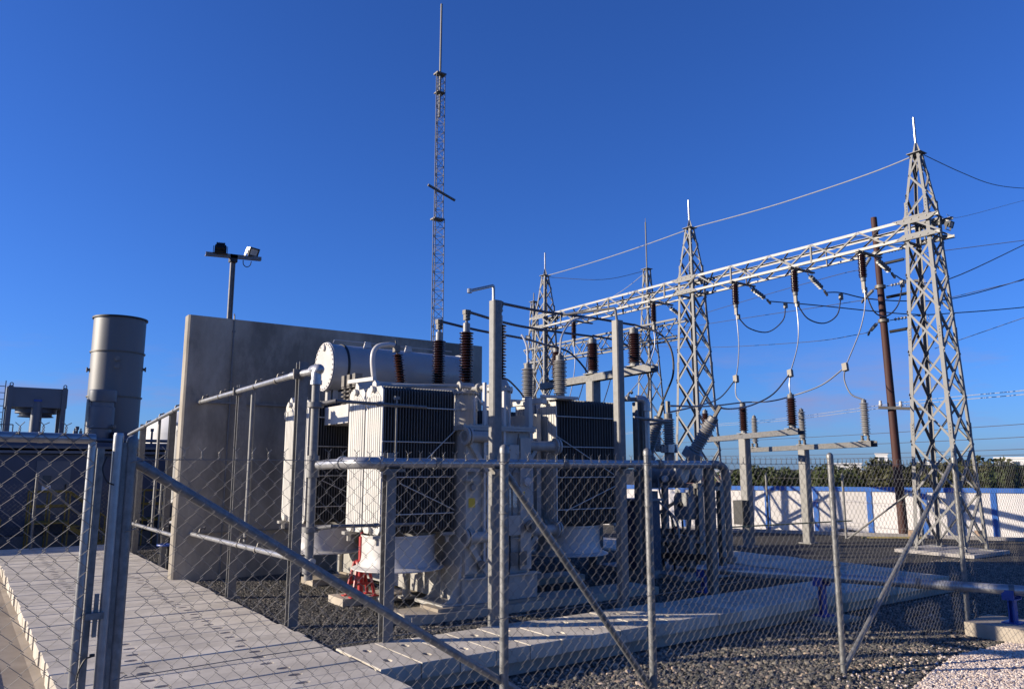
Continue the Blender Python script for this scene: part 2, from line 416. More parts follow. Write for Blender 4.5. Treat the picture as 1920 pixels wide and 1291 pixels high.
def scatter(name, corners, z, dens, size, m, label, seed, flat=0.62, pushed=None):
    """stones strewn over a polygon, instanced by geometry nodes"""
    mb = MB(); mb.v = [(x, y, z) for x, y in corners]; mb.f = [tuple(range(len(corners)))]
    o = single(name, mb, M[m], label, None, None, 'stuff', smooth=False)
    ng = bpy.data.node_groups.new(name, 'GeometryNodeTree')
    ng.interface.new_socket('Geometry', in_out='INPUT', socket_type='NodeSocketGeometry')
    ng.interface.new_socket('Geometry', in_out='OUTPUT', socket_type='NodeSocketGeometry')
    n, l = ng.nodes, ng.links
    gi, go = n.new('NodeGroupInput'), n.new('NodeGroupOutput')
    dp = n.new('GeometryNodeDistributePointsOnFaces'); dp.inputs['Density'].default_value = dens; dp.inputs['Seed'].default_value = seed
    ico = n.new('GeometryNodeMeshIcoSphere'); ico.inputs['Radius'].default_value = 1.0; ico.inputs['Subdivisions'].default_value = 2
    sp_ = n.new('GeometryNodeSetPosition')
    nzn = n.new('ShaderNodeTexNoise'); nzn.inputs['Scale'].default_value = 0.9; nzn.inputs['Detail'].default_value = 1
    sub = n.new('ShaderNodeVectorMath'); sub.operation = 'SUBTRACT'; sub.inputs[1].default_value = (0.5, 0.5, 0.5)
    sc = n.new('ShaderNodeVectorMath'); sc.operation = 'SCALE'; sc.inputs['Scale'].default_value = 0.9
    l.new(nzn.outputs['Color'], sub.inputs[0]); l.new(sub.outputs[0], sc.inputs[0]); l.new(sc.outputs[0], sp_.inputs['Offset'])
    l.new(ico.outputs['Mesh'], sp_.inputs['Geometry'])
    sm = n.new('GeometryNodeSetMaterial'); sm.inputs['Material'].default_value = M[m]; l.new(sp_.outputs['Geometry'], sm.inputs['Geometry'])
    ip = n.new('GeometryNodeInstanceOnPoints')
    rr = n.new('FunctionNodeRandomValue'); rr.data_type = 'FLOAT_VECTOR'; rr.inputs['Min'].default_value = (-0.5, -0.5, 0); rr.inputs['Max'].default_value = (0.5, 0.5, 6.28)
    rs = n.new('FunctionNodeRandomValue'); rs.data_type = 'FLOAT_VECTOR'
    rs.inputs['Min'].default_value = (size * 0.5, size * 0.4, size * 0.35); rs.inputs['Max'].default_value = (size * 1.25, size * 1.0, size * flat * 1.2)
    rs.inputs['Seed'].default_value = 3
    l.new(gi.outputs[0], dp.inputs['Mesh']); l.new(dp.outputs['Points'], ip.inputs['Points']); l.new(sm.outputs['Geometry'], ip.inputs['Instance'])
    l.new(rr.outputs['Value'], ip.inputs['Rotation']); l.new(rs.outputs['Value'], ip.inputs['Scale'])
    st = n.new('GeometryNodeStoreNamedAttribute'); st.data_type = 'FLOAT'; st.domain = 'INSTANCE'; st.inputs['Name'].default_value = 'tone'
    rt = n.new('FunctionNodeRandomValue'); rt.data_type = 'FLOAT'; rt.inputs['Seed'].default_value = 11
    fl = [s_ for s_ in rt.outputs if s_.type == 'VALUE'][0]
    l.new(ip.outputs['Instances'], st.inputs['Geometry']); l.new(fl, st.inputs['Value'])
    l.new(st.outputs['Geometry'], go.inputs[0])
    md = o.modifiers.new('stones', 'NODES'); md.node_group = ng
    return o
scatter('gravel', [(3.32, 2.6), (7.4, 2.6), (7.55, 4.10), (8.4, 4.32), (9.3, 4.52), (10.1, 4.46), (13.5, 4.5), (19, 6.0), (19, 9.2), (14.3, 8.5), (14.3, 6.6), (3.32, 6.6)], GZ + 0.004, 1150, 0.026, 'stone_dark',
        'loose dark mixed gravel strewn along the chain-link fence', 1)
scatter('gravel', [(3.32, 2.6), (7.4, 2.6), (7.55, 4.30), (9.3, 4.9), (10.1, 4.9), (14, 5.5), (14.3, 6.6), (3.32, 6.6)], GZ + 0.012, 34, 0.042, 'stone_dark',
        'larger cobbles scattered through the gravel along the fence', 21)
scatter('yard_gravel', [(3.32, 7.8), (12.3, 7.8), (12.3, 13.8), (3.32, 13.8)], -0.046, 1900, 0.019, 'stone_yard',
        'fine dark grey gravel filling the yard around the transformer', 2)
scatter('yard_gravel', [(3.32, 14.3), (6, 14.3), (6, 20.5), (3.32, 20.5)], -0.046, 900, 0.022, 'stone_yard',
        'dark gravel beyond the left edge of the concrete fire wall', 5)
scatter('white_pebbles', [(7.25, 2.2), (16.5, 2.2), (16.5, 4.5), (10.1, 4.44), (9.3, 4.50), (8.4, 4.30), (7.55, 4.08)], GZ + 0.008, 2300, 0.019, 'stone_white',
        'pale pinkish white pebbles in the sunlit lower right corner', 3, flat=0.8)

scatter('white_pebbles', [(6.6, 2.6), (7.5, 4.1), (9.3, 4.52), (10.0, 4.6), (9.3, 5.0), (7.3, 4.7), (6.2, 3.4)], GZ + 0.016, 70, 0.019, 'stone_white',
        'stray white pebbles kicked over the dark gravel by the right fence posts', 31, flat=0.8)

# ------------------------------------------------------------------ concrete slab walkways
def slab_mesh(name, L, W, H, holes):
    """slab L (x) by W (y) by H, with rounded oblong lifting holes (cx, cy) sunk in the top, chamfered arrises"""
    mb = MB(); c = 0.006
    # sides, bottom, chamfer
    def rect(x0, x1, y0, y1, z): return [(x0, y0, z), (x1, y0, z), (x1, y1, z), (x0, y1, z)]
    o = len(mb.v)
    mb.v += rect(0, L, 0, W, 0) + rect(0, L, 0, W, H - c) + rect(c, L - c, c, W - c, H)
    for b in (0, 4):
        for i in range(4):
            j = (i + 1) % 4; mb.f.append((o + b + i, o + b + j, o + b + 4 + j, o + b + 4 + i))
    mb.f.append((o + 3, o + 2, o + 1, o))
    # top, cut in cells along x
    hs = sorted(holes); edges = [c]; cells = []
    for hx, hy in hs: cells.append((hx - 0.10, hx + 0.10, hx, hy))
    x = c
    ztop = H
    for a, b, hx, hy in cells:
        if a > x: mb.add([(x, c, ztop), (a, c, ztop), (a, W - c, ztop), (x, W - c, ztop)], [(0, 1, 2, 3)])
        ring = []
        for k in range(12):
            t = 2 * math.pi * (k + 0.5) / 12
            ring.append((hx + 0.066 * math.cos(t), hy + 0.040 * math.sin(t)))
        o = len(mb.v)
        outer = []
        for k in range(12):
            t = 2 * math.pi * (k + 0.5) / 12
            cx, cy = math.cos(t), math.sin(t)
            sx = (b - hx) / abs(cx) if abs(cx) > 1e-6 else 1e9
            sy = ((W - c - hy) if cy > 0 else (hy - c)) / abs(cy) if abs(cy) > 1e-6 else 1e9
            r = min(sx, sy); outer.append((hx + cx * r, hy + cy * r))
        mb.v += [(x_, y_, ztop) for x_, y_ in outer] + [(x_, y_, ztop) for x_, y_ in ring] + [(x_, y_, ztop - 0.035) for x_, y_ in ring]
        for k in range(12):
            k2 = (k + 1) % 12
            mb.f.append((o + k, o + k2, o + 12 + k2, o + 12 + k)); mb.f.append((o + 12 + k, o + 12 + k2, o + 24 + k2, o + 24 + k))
        mb.f.append(tuple(o + 24 + k for k in range(12)))
        # corners of the cell left by the radial fan
        for (cx, cy) in ((a, c), (b, c), (b, W - c), (a, W - c)):
            best = sorted(range(12), key=lambda k: (outer[k][0] - cx) ** 2 + (outer[k][1] - cy) ** 2)[:2]
            if abs(best[0] - best[1]) in (1, 11):
                i0, i1 = best
                p = len(mb.v); mb.v.append((cx, cy, ztop)); mb.f.append((p, o + i0, o + i1))
        x = b
    mb.add([(x, c, ztop), (L - c, c, ztop), (L - c, W - c, ztop), (x, W - c, ztop)], [(0, 1, 2, 3)])
    me = mb.mesh(name, 'slab', smooth=False)
    me.materials.append(M['hole'])
    for p in me.polygons:
        zc = sum(me.vertices[i].co.z for i in p.vertices) / len(p.vertices)
        if 0 < zc < H - 0.02 and all(0.02 < me.vertices[i].co.x < L - 0.02 and 0.02 < me.vertices[i].co.y < W - 0.02 for i in p.vertices): p.material_index = 1
    # consistent outward top normals
    import bmesh as _b
    bm = _b.new(); bm.from_mesh(me); _b.ops.recalc_face_normals(bm, faces=bm.faces); bm.to_mesh(me); bm.free()
    return me

# left: planks laid across the cable trench that runs away from the camera
tw = MB().box((0.92, 2.6, -0.55), (1.12, 21.0, -0.145)).box((3.06, 2.6, -0.55), (3.24, 21.0, -0.145))
trench = single('trench_cover', tw, 'slab_side', kind='structure')
tl = WLOC[trench]
SL = 0.272
vari = [slab_mesh('slab', 2.42 + dx, SL - 0.003, 0.14, [(0.72 + h1, 0.135 + h3), (1.74 + h2, 0.135 - h3)]) for dx, h1, h2, h3 in ((0.0, 0, 0, 0), (0.012, 0.03, -0.02, 0.01), (-0.01, -0.025, 0.03, -0.012), (0.006, 0.015, 0.02, 0.006), (-0.005, -0.03, -0.03, 0.0), (0.01, 0.0, 0.035, -0.015), (0.0, 0.035, 0.0, 0.014))]
y = 2.7; k = 0
while y < 20.9:
    s_ = link('slab', vari[random.randrange(7)], trench, (0.84 + random.uniform(-0.016, 0.012) - tl.x, y - tl.y, -0.14 + random.uniform(-0.004, 0.004) - tl.z))
    s_.rotation_euler = (random.uniform(-0.003, 0.003), random.uniform(-0.002, 0.002), random.uniform(-0.004, 0.004))
    y += SL + (random.uniform(0.0, 0.003) if random.random() < 0.8 else random.uniform(0.006, 0.014)); k += 1
# front walkway and the second one that runs away on the right
ww = MB().box((3.30, 6.74, GZ - 0.1), (14.2, 6.88, -0.145)).box((3.30, 7.55, GZ - 0.1), (12.38, 7.69, -0.145))
walk = single('walkway', ww, 'slab_side', kind='structure')
wlk = WLOC[walk]
wv = [slab_mesh('slab', 0.42 - 0.006, 1.03, 0.14, [(0.207, 0.30)]) , slab_mesh('slab', 0.42 - 0.006, 1.03, 0.14, [(0.207, 0.72)])]
wv2 = []
def slab_two(W):
    return slab_mesh('slab', 1.03, W, 0.14, [(0.28, W / 2), (0.74, W / 2)])
w2 = slab_two(0.42 - 0.006)
x = 3.30; k = 0
while x < 13.8:
    s_ = link('slab', w2, walk, (x + 0.42 - 0.003 - wlk.x, 6.68 - wlk.y + random.uniform(-0.008, 0.008), -0.14 + random.uniform(-0.004, 0.004) - wlk.z), (random.uniform(-0.002, 0.002), random.uniform(-0.003, 0.003), rad(90)))
    x += 0.42 + random.uniform(0, 0.006); k += 1
w3 = MB().box((12.44, 7.74, GZ - 0.1), (12.58, 16.5, -0.145)).box((14.02, 7.74, GZ - 0.1), (14.16, 16.5, -0.145))
walk2 = single('walkway', w3, 'slab_side', kind='structure'); w2l = WLOC[walk2]
sb = slab_mesh('slab', 1.8, 0.51, 0.14, [(0.5, 0.255), (1.3, 0.255)])
y = 7.74
while y < 16.2:
    link('slab', sb, walk2, (12.4 - w2l.x + random.uniform(-0.015, 0.015), y - w2l.y, -0.14 - w2l.z + random.uniform(-0.004, 0.004)), (random.uniform(-0.002, 0.002), random.uniform(-0.002, 0.002), 0))
    y += 0.52
# sandy concrete channel on the far left, below the planks
ch = MB().extrude([(-7, 1.0, -0.40), (0.92, 1.0, -0.40), (0.92, 1.0, -0.235), (0.80, 1.0, GZ + 0.016), (0.42, 1.0, GZ + 0.03), (-7, 1.0, GZ + 0.012)], (0, 20.2, 0))
single('path', ch, 'sandy', kind='structure', smooth=False)
kb = MB().extrude([(0.26, 1.0, GZ + 0.0), (0.43, 1.0, GZ + 0.0), (0.405, 1.0, GZ + 0.075), (0.29, 1.0, GZ + 0.075)], (0, 20.1, 0))
single('kerb', kb, 'sandy', kind='structure', smooth=False)

# ------------------------------------------------------------------ white and blue boundary wall, rubble kerb
wa = Vector((22.6, 17.6, 0)); wd = Vector((4, -7.2, 0)).normalized(); wn_ = Vector((-wd.y, wd.x, 0)) * -1   # wn_ towards camera
if wn_.dot(Vector((-1, -1, 0))) < 0: wn_ = -wn_
bw = thing('boundary_wall', (wa.x, wa.y, GZ), 'long white boundary wall with blue coping and blue pilasters behind the towers', 'wall')
def wallbox(mb, s0, s1, d0, d1, z0, z1):
    p = [wa + wd * s + wn_ * d for s, d in ((s0, d0), (s1, d0), (s1, d1), (s0, d1))]
    mb.extrude([(q.x, q.y, z0) for q in p], (0, 0, z1 - z0)); return mb
stops = [-9.0, -7.3, -5.6, -3.9, -2.2, -0.9, 0.73, 2.3, 3.95, 5.55, 7.45, 9.5, 11.6, 13.7, 16]
for a, b in zip(stops[:-1], stops[1:]):
    part('panel', wallbox(MB(), a + 0.078, b - 0.078, -0.10, 0.0, GZ - 0.05, 1.055), 'wall_white', bw)
for a in stops:
    part('pilaster', wallbox(MB(), a - 0.076, a + 0.076, -0.12, 0.02, GZ - 0.05, 1.054), 'wall_blue', bw)
part('coping', wallbox(MB(), stops[0] - 0.2, stops[-1] + 0.2, -0.13, 0.03, 1.058, 1.20), 'wall_blue', bw)
kbm = wallbox(MB(), -3, 15, 1.15, 1.32, GZ, GZ + 0.10)
single('kerb', kbm, 'kerb', kind='structure')
for i, (s, d) in enumerate(((3.1, 0.45), (3.35, 0.5), (3.0, 0.62), (3.5, 0.35), (3.22, 0.75))):
    p = wa + wd * s + wn_ * d
    mb = MB(); r = 0.11 - 0.012 * i
    pts = []
    for k in range(7):
        t = 2 * math.pi * k / 7; q = r * random.uniform(0.7, 1.25); pts.append((p.x + q * math.cos(t), p.y + q * math.sin(t), GZ))
    mb.extrude(pts, (random.uniform(-0.04, 0.04), random.uniform(-0.04, 0.04), r * 1.3))
    single('stone', mb, 'brick', ['largest rubble lump heaped against the white wall', 'second largest rubble lump heaped against the white wall', 'mid-sized rubble lump heaped against the white wall', 'fourth largest rubble lump heaped against the white wall', 'smallest rubble lump heaped against the white wall'][i], 'rubble', 'rubble at the foot of the wall', smooth=False)
for s, d, lab in ((5.1, 1.7, 'small hollow brick standing left of the right tower on the ground'), (6.9, 0.9, 'small hollow brick standing by the wall right of the tower'), (8.15, 0.9, 'small hollow brick at the far right edge by the wall')):
    p = wa + wd * s + wn_ * d
    mb = MB().box((p.x - 0.10, p.y - 0.08, GZ), (p.x + 0.10, p.y + 0.08, GZ + 0.05)).box((p.x - 0.10, p.y - 0.08, GZ + 0.05), (p.x - 0.06, p.y + 0.08, GZ + 0.2)).box((p.x + 0.06, p.y - 0.08, GZ + 0.05), (p.x + 0.10, p.y + 0.08, GZ + 0.2)).box((p.x - 0.10, p.y - 0.08, GZ + 0.2), (p.x + 0.10, p.y + 0.08, GZ + 0.25))
    single('brick', mb, 'brick', lab, 'brick', 'loose hollow bricks', smooth=False)
p = wa + wd * 4.4 + wn_ * 2.0
single('timber', MB().bar((p.x - 0.5, p.y + 0.5, GZ + 0.03), (p.x + 0.55, p.y - 0.75, GZ + 0.06), 0.1, 0.04), 'wood', 'yellow timber plank lying on the ground before the white wall', 'plank')

# ------------------------------------------------------------------ concrete fire wall with floodlight mast
fw = thing('fire_wall', (6.1, 14.05, -0.05), 'tall grey concrete fire wall standing behind the transformer', 'wall')
c = 0.03
prof = [(3.03 + c, 13.9), (9.13 - c, 13.9), (9.13, 13.9 + c), (9.13, 14.18 - c), (9.13 - c, 14.18), (3.03 + c, 14.18), (3.03, 14.18 - c), (3.03, 13.9 + c)]
w = MB().extrude([(x, y, -0.06) for x, y in prof], (0, 0, 4.50))
part('wall', w, 'wall_conc', fw, smooth=False)
cnd = MB().tube((3.80, 13.885, 0.0), (3.80, 13.885, 4.44), 0.013, 8).poly(curve([(3.80, 13.885, 4.42), (3.80, 13.9, 4.50), (3.82, 14.0, 4.55)]), 0.013, 8)
for z in (0.6, 1.5, 2.4, 3.3, 4.2): cnd.box((3.775, 13.872, z), (3.825, 13.9, z + 0.03))
part('conduit', cnd, 'galv', fw)
part('cable_tray', MB().box((3.3, 13.87, 2.92), (9.0, 13.897, 2.955)), 'galv', fw)
part('lower_conduit', MB().box((3.4, 13.87, 0.72), (9.0, 13.897, 0.745)), 'galv', fw)
fl = thing('floodlight_mast', (3.80, 14.22, 3.4), 'galvanised floodlight mast with crossbar and two lamps above the fire wall', 'light mast')
ps = MB()
for sx in (-1, 1): ps.box((3.80 + sx * 0.034 - 0.007, 14.185, 3.4), (3.80 + sx * 0.034 + 0.007, 14.255, 5.62))
ps.box((3.773, 14.212, 3.4), (3.827, 14.226, 5.62))
part('post', ps, 'galv', fl)
part('bracket', MB().box((3.735, 14.15, 5.56), (3.865, 14.28, 5.70)), 'black', fl)
part('crossbar', MB().angle((3.30, 14.15, 5.60), (4.30, 14.15, 5.66), (0, 1, 0), (0, 0, 1), 0.07, 0.012), 'galv', fl)
def floodlight(c, yaw, pitch, housing, parent):
    R = Matrix.Translation(c) @ Matrix.Rotation(yaw, 4, 'Z') @ Matrix.Rotation(pitch, 4, 'X')
    def tr(mb): mb.v = [tuple(R @ Vector(v)) for v in mb.v]; return mb
    b = MB().extrude([(-0.095, -0.045, -0.075), (0.095, -0.045, -0.075), (0.095, -0.045, 0.075), (-0.095, -0.045, 0.075)], (0, 0.05, 0))
    b.extrude([(-0.075, 0.006, -0.06), (0.075, 0.006, -0.06), (0.075, 0.006, 0.06), (-0.075, 0.006, 0.06)], (0, 0.07, 0))
    for k in range(5): b.box((-0.07 + k * 0.032, 0.077, -0.055), (-0.063 + k * 0.032, 0.10, 0.055))
    lamp = part('lamp_housing', tr(b), housing, parent)
    part('bezel', tr(MB().box((-0.105, -0.06, -0.085), (0.105, -0.046, -0.06)).box((-0.105, -0.06, 0.06), (0.105, -0.046, 0.085)).box((-0.105, -0.06, -0.06), (-0.08, -0.046, 0.06)).box((0.08, -0.06, -0.06), (0.105, -0.046, 0.06))), 'black', lamp)
    part('lens', tr(MB().box((-0.079, -0.052, -0.059), (0.079, -0.0462, 0.059))), 'glass', lamp)
    part('yoke', tr(MB().box((-0.125, -0.01, -0.14), (-0.115, 0.03, 0.02)).box((0.115, -0.01, -0.14), (0.125, 0.03, 0.02)).box((-0.125, -0.01, -0.15), (0.125, 0.03, -0.14))), housing, lamp)
floodlight(Vector((3.56, 14.19, 5.79)), rad(165), rad(25), 'black', fl)
floodlight(Vector((4.13, 14.17, 5.81)), rad(20), rad(25), 'white_paint', fl)
part('lamp_cable', MB().poly(curve([(3.97, 14.17, 5.62), (3.98, 14.17, 5.54), (4.04, 14.17, 5.50), (4.10, 14.17, 5.54), (4.12, 14.17, 5.62)]), 0.008, 6), 'black', fl)

# ------------------------------------------------------------------ power transformer
tf = thing('power_transformer', (5.95, 10.6, 0.02), 'large light grey oil transformer with radiator banks and three tall brown bushings', 'transformer')
TX0, TX1, TY0, TY1 = 5.42, 6.48, 8.68, 12.5
t = MB().box((TX0, TY0, 0.42), (TX1, TY1, 2.30))
for x in (5.42, 6.30): t.box((x + 0.0, TY0 - 0.05, 0.46), (x + 0.18, TY0, 2.22))
for yy in (9.6, 10.6, 11.6):
    t.box((TX0 - 0.05, yy, 0.46), (TX0, yy + 0.12, 2.2)); t.box((TX1, yy, 0.46), (TX1 + 0.05, yy + 0.12, 2.2))
part('tank', t, 'tank_paint', tf)
lid = MB().box((TX0 - 0.07, TY0 - 0.08, 2.303), (TX1 + 0.07, TY1 + 0.08, 2.335)).box((TX0 - 0.07, TY0 - 0.08, 2.338), (TX1 + 0.07, TY1 + 0.08, 2.37))
for k in range(14): lid.tube((TX0 - 0.03 + k * 0.087, TY0 - 0.055, 2.285), (TX0 - 0.03 + k * 0.087, TY0 - 0.055, 2.39), 0.012, 6)
part('cover', lid, 'tank_paint', tf)
sk = MB().box((TX0 - 0.04, TY0 - 0.10, 0.10), (TX1 + 0.06, TY0 + 0.02, 0.40)).box((TX0 - 0.06, TY0 - 0.14, 0.402), (TX1 + 0.10, TY0 + 0.02, 0.42)).box((TX0 - 0.06, TY1, 0.1), (TX1 + 0.06, TY1 + 0.12, 0.42))
sk.box((TX0, TY0 + 0.02, 0.10), (TX0 + 0.14, TY1, 0.42)).box((TX1 - 0.14, TY0 + 0.02, 0.10), (TX1, TY1, 0.42))
for x in (TX0 - 0.1, TX0 - 0.5):                       # jacking brackets with curved gusset on the lit side
    pass
gus = []
for k in range(9):
    a = math.pi / 2 * k / 8; gus.append((TX0 - 0.04 - 0.30 * (1 - math.sin(a)), TY0 - 0.02, 0.12 + 0.62 * (1 - math.cos(a))))
sk.extrude([(TX0 - 0.04, TY0 - 0.02, 0.12)] + gus, (0, 0.02, 0))
sk.extrude([(TX0 - 0.04, TY0 + 0.5, 0.12)] + [(x, TY0 + 0.5, z) for x, y_, z in gus], (0, 0.02, 0))
sk.box((TX0 - 0.36, TY0 - 0.1, 0.08), (TX0 - 0.04, TY0 + 0.62, 0.118))
part('base_frame', sk, 'tank_paint', tf, smooth=False)
fr = MB().box((5.70, TY0 - 0.05, 0.50), (5.735, TY0 - 0.001, 2.95)).box((6.02, TY0 - 0.05, 0.50), (6.055, TY0 - 0.001, 2.85))
for k in range(9): fr.tube((5.73, TY0 - 0.03, 0.62 + k * 0.25), (6.03, TY0 - 0.03, 0.62 + k * 0.25), 0.012, 6)
part('ladder', fr, 'white_paint', tf)
part('ladder_guard', MB().box((5.745, TY0 - 0.062, 0.62), (6.01, TY0 - 0.052, 1.82)), 'white_paint', tf)
pl = part('flange_plate', MB().lathe([(0.085, 0), (0.085, 0.03)], (6.02, TY0 - 0.056, 2.05), (0, -1, 0), 20), 'tank_paint', tf)
bl = MB()
for k in range(6): bl.lathe([(0.013, 0), (0.013, 0.02)], (6.02 + 0.062 * math.cos(k * 1.047), TY0 - 0.087, 2.05 + 0.062 * math.sin(k * 1.047)), (0, -1, 0), 6)
pieces('bolt', bl, 'clamp', pl)
part('inspection_cover', MB().box((6.10, TY0 - 0.075, 1.93), (6.26, TY0 - 0.051, 2.12)), 'tank_paint', tf)
part('inspection_cover', MB().box((5.50, TY0 - 0.02, 1.93), (5.62, TY0 - 0.001, 2.12)), 'tank_paint', tf)
part('lifting_lug', MB().box((5.36, TY0 - 0.16, 1.76), (5.56, TY0 - 0.02, 1.80)).box((5.36, TY0 - 0.16, 1.64), (5.56, TY0 - 0.02, 1.67)).box((5.37, TY0 - 0.15, 1.671), (5.385, TY0 - 0.02, 1.759)), 'tank_paint', tf)
part('valve', MB().lathe([(0.04, 0), (0.04, 0.09), (0.085, 0.092), (0.085, 0.115), (0.03, 0.12), (0.03, 0.16)], (6.40, TY0 - 0.04, 1.03), (0, -1, 0), 16), 'clamp', tf)
part('gauge', MB().lathe([(0.06, 0), (0.06, 0.05), (0.045, 0.052)], (6.40, TY0 - 0.04, 1.62), (0, -1, 0), 18), 'white_paint', tf)
part('gauge', MB().lathe([(0.045, 0), (0.045, 0.05)], (5.52, TY0 - 0.05, 1.56), (0, -1, 0), 18), 'breaker_paint', tf)
part('sticker', MB().box((5.46, TY0 - 0.054, 1.30), (5.56, TY0 - 0.0515, 1.42)), 'sticker', tf)
part('sticker', MB().box((6.33, TY0 - 0.054, 1.44), (6.37, TY0 - 0.0515, 1.49)), 'sticker', tf)
part('rating_plate', MB().box((6.08, TY0 - 0.006, 1.28), (6.28, TY0 - 0.0012, 1.52)), 'steel_ring', tf)
part('junction_box', MB().box((6.07, TY0 - 0.10, 0.92), (6.26, TY0 - 0.002, 1.18)), 'tank_paint', tf)
part('conduit', MB().poly(curve([(6.16, TY0 - 0.05, 1.18), (6.16, TY0 - 0.05, 1.7), (6.22, TY0 - 0.05, 1.85), (6.27, TY0 - 0.05, 2.28)]), 0.012, 8), 'clamp', tf)
part('conduit', MB().poly(curve([(6.12, TY0 - 0.05, 0.92), (6.12, TY0 - 0.06, 0.6), (6.06, TY0 - 0.12, 0.46), (6.0, TY0 - 0.125, 0.12)]), 0.012, 8), 'black', tf)
ws_ = MB()
for z in (0.86, 1.74): ws_.box((TX0 + 0.185, TY0 - 0.03, z), (TX1 - 0.185, TY0, z + 0.018))
pieces('stiffener', ws_, 'tank_paint', tf)
part('drain_valve', MB().tube((5.62, TY0 - 0.12, 0.58), (5.62, TY0, 0.58), 0.03, 10).lathe([(0.055, 0), (0.055, 0.02)], (5.62, TY0 - 0.12, 0.58), (0, -1, 0), 12).tube((5.62, TY0 - 0.07, 0.58), (5.62, TY0 - 0.07, 0.70), 0.012, 6), 'clamp', tf)
cp = MB()
for k in range(2): cp.box((6.12 + 0.15 * k, TY0 - 0.07, 0.52), (6.24 + 0.15 * k, TY0 - 0.052, 0.70))
pieces('earth_terminal', cp, 'clamp', tf)
# manifold pipes from tank to radiators
for xs_, xe, z in ((TX0 + 0.30, TX0 - 0.05, 2.22), (TX1 - 0.05, TX1 + 0.62, 2.12), (TX0 + 0.30, TX0 - 0.05, 0.92), (TX1 - 0.05, TX1 + 0.62, 0.94)):
    for yy in (8.60 if xe < 6 else 8.84, 11.6):
        mb = MB().tube((xs_, yy, z), (xe, yy, z), 0.075, 14)
        mb.lathe([(0.12, 0), (0.12, 0.03)], (xe, yy, z), (1, 0, 0), 16).lathe([(0.12, 0), (0.12, 0.03)], (xe - 0.05 if xe > xs_ else xe + 0.05, yy, z), (1, 0, 0), 16)
        sgn = 1 if xe > xs_ else -1
        mb.bar((xs_, yy, z - 0.45), (xs_ + sgn * 0.28, yy, z - 0.06), 0.06, 0.05, (0, 1, 0))
        part('manifold', mb, 'tank_paint', tf)

def radiator(x0, x1, y0, y1, z0, z1, near):
    """finned plate radiator: plates stand in the YZ plane, stacked along X"""
    fins = MB(); ch_ = 0.05; n = 26; step = (x1 - x0 - 0.02) / (n - 1)
    def ring(x): return [(x, y0 + ch_, z0), (x, y1 - ch_, z0), (x, y1, z0 + ch_), (x, y1, z1 - ch_), (x, y1 - ch_, z1), (x, y0 + ch_, z1), (x, y0, z1 - ch_), (x, y0, z0 + ch_)]
    for k in range(1, n): fins.extrude(ring(x0 + k * step), (0.008, 0, 0))
    fins.box((x0 + 0.02, (y0 + y1) / 2 - 0.03, z0 + 0.02), (x1, (y0 + y1) / 2 + 0.03, z1 - 0.10))
    r = part('radiator', fins, 'fin_shaded', tf, kind='stuff', smooth=False)
    op = MB().extrude(ring(x0), (0.02, 0, 0))
    w_ = (y1 - y0 - 0.08) / 7
    for k in range(7):
        ya = y0 + 0.04 + k * w_
        op.extrude([(x0, ya + 0.008, z0 + 0.08), (x0, ya + w_ - 0.008, z0 + 0.08), (x0, ya + w_ - 0.008, z1 - 0.14), (x0, ya + 0.008, z1 - 0.14)], (-0.009, 0, 0))
    yc = (y0 + y1) / 2
    for k in range(-3, 4):                      # pressed rays fanning out to the header
        op.bar((x0 - 0.003, yc + k * w_, z1 - 0.14), (x0 - 0.003, yc + k * w_ * 0.45, z1 - 0.07), 0.03, 0.008, (1, 0, 0))
    part('outer_plate', op, 'fin', r, smooth=False)
    hd = MB().tube((x0 - 0.05, yc, z1 - 0.03), (x1 + 0.06, yc, z1 - 0.03), 0.045, 12).tube((x0 - 0.05, yc, z0 + 0.05), (x1 + 0.06, yc, z0 + 0.05), 0.045, 12)
    part('header', hd, 'fin', r)
    hk = MB().extrude([(x0 - 0.004, yc - 0.06, z1 - 0.02), (x0 - 0.004, yc + 0.07, z1 - 0.02), (x0 - 0.004, yc + 0.06, z1 + 0.06), (x0 - 0.004, yc + 0.0, z1 + 0.09), (x0 - 0.004, yc - 0.05, z1 + 0.05)], (0.05, 0, 0))
    hk.poly([(x0 - 0.03, yc + 0.14, z1 - 0.12), (x0 - 0.05, yc + 0.14, z1 - 0.16), (x0 - 0.05, yc + 0.14, z1 - 0.24), (x0 - 0.01, yc + 0.14, z1 - 0.28)], 0.009, 6)
    part('lifting_hook', hk, 'fin', r)
    if near:
        tb = MB()
        for fz in (0.13, 0.38, 0.62, 0.86): tb.tube((x0, y0 - 0.012, z0 + (z1 - z0) * fz), (x1, y0 - 0.012, z0 + (z1 - z0) * fz), 0.008, 6)
        pieces('tie_bar', tb, 'fin', r)
        dg = MB()
        if x0 < 6: dg.tube((x1 + 0.02, y0 - 0.022, z0 + (z1 - z0) * 0.72), (x0 + 0.5, y0 - 0.022, z0 + (z1 - z0) * 0.44), 0.007, 6).tube((x0 + 0.25, y0 - 0.022, z0 + (z1 - z0) * 0.34), (x1, y0 - 0.022, z0 + (z1 - z0) * 0.15), 0.007, 6)
        else: dg.tube((x0, y0 - 0.022, z0 + (z1 - z0) * 0.7), (x1 - 0.25, y0 - 0.022, z0 + (z1 - z0) * 0.4), 0.007, 6).tube((x1 - 0.1, y0 - 0.022, z0 + (z1 - z0) * 0.33), (x0 + 0.15, y0 - 0.022, z0 + (z1 - z0) * 0.12), 0.007, 6)
        pieces('diagonal_tie', dg, 'fin', r)
    return r
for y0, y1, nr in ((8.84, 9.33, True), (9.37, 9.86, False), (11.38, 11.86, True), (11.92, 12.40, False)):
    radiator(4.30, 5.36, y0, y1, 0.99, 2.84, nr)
    radiator(7.10, 8.46, y0, y1, 0.97, 2.82, nr)
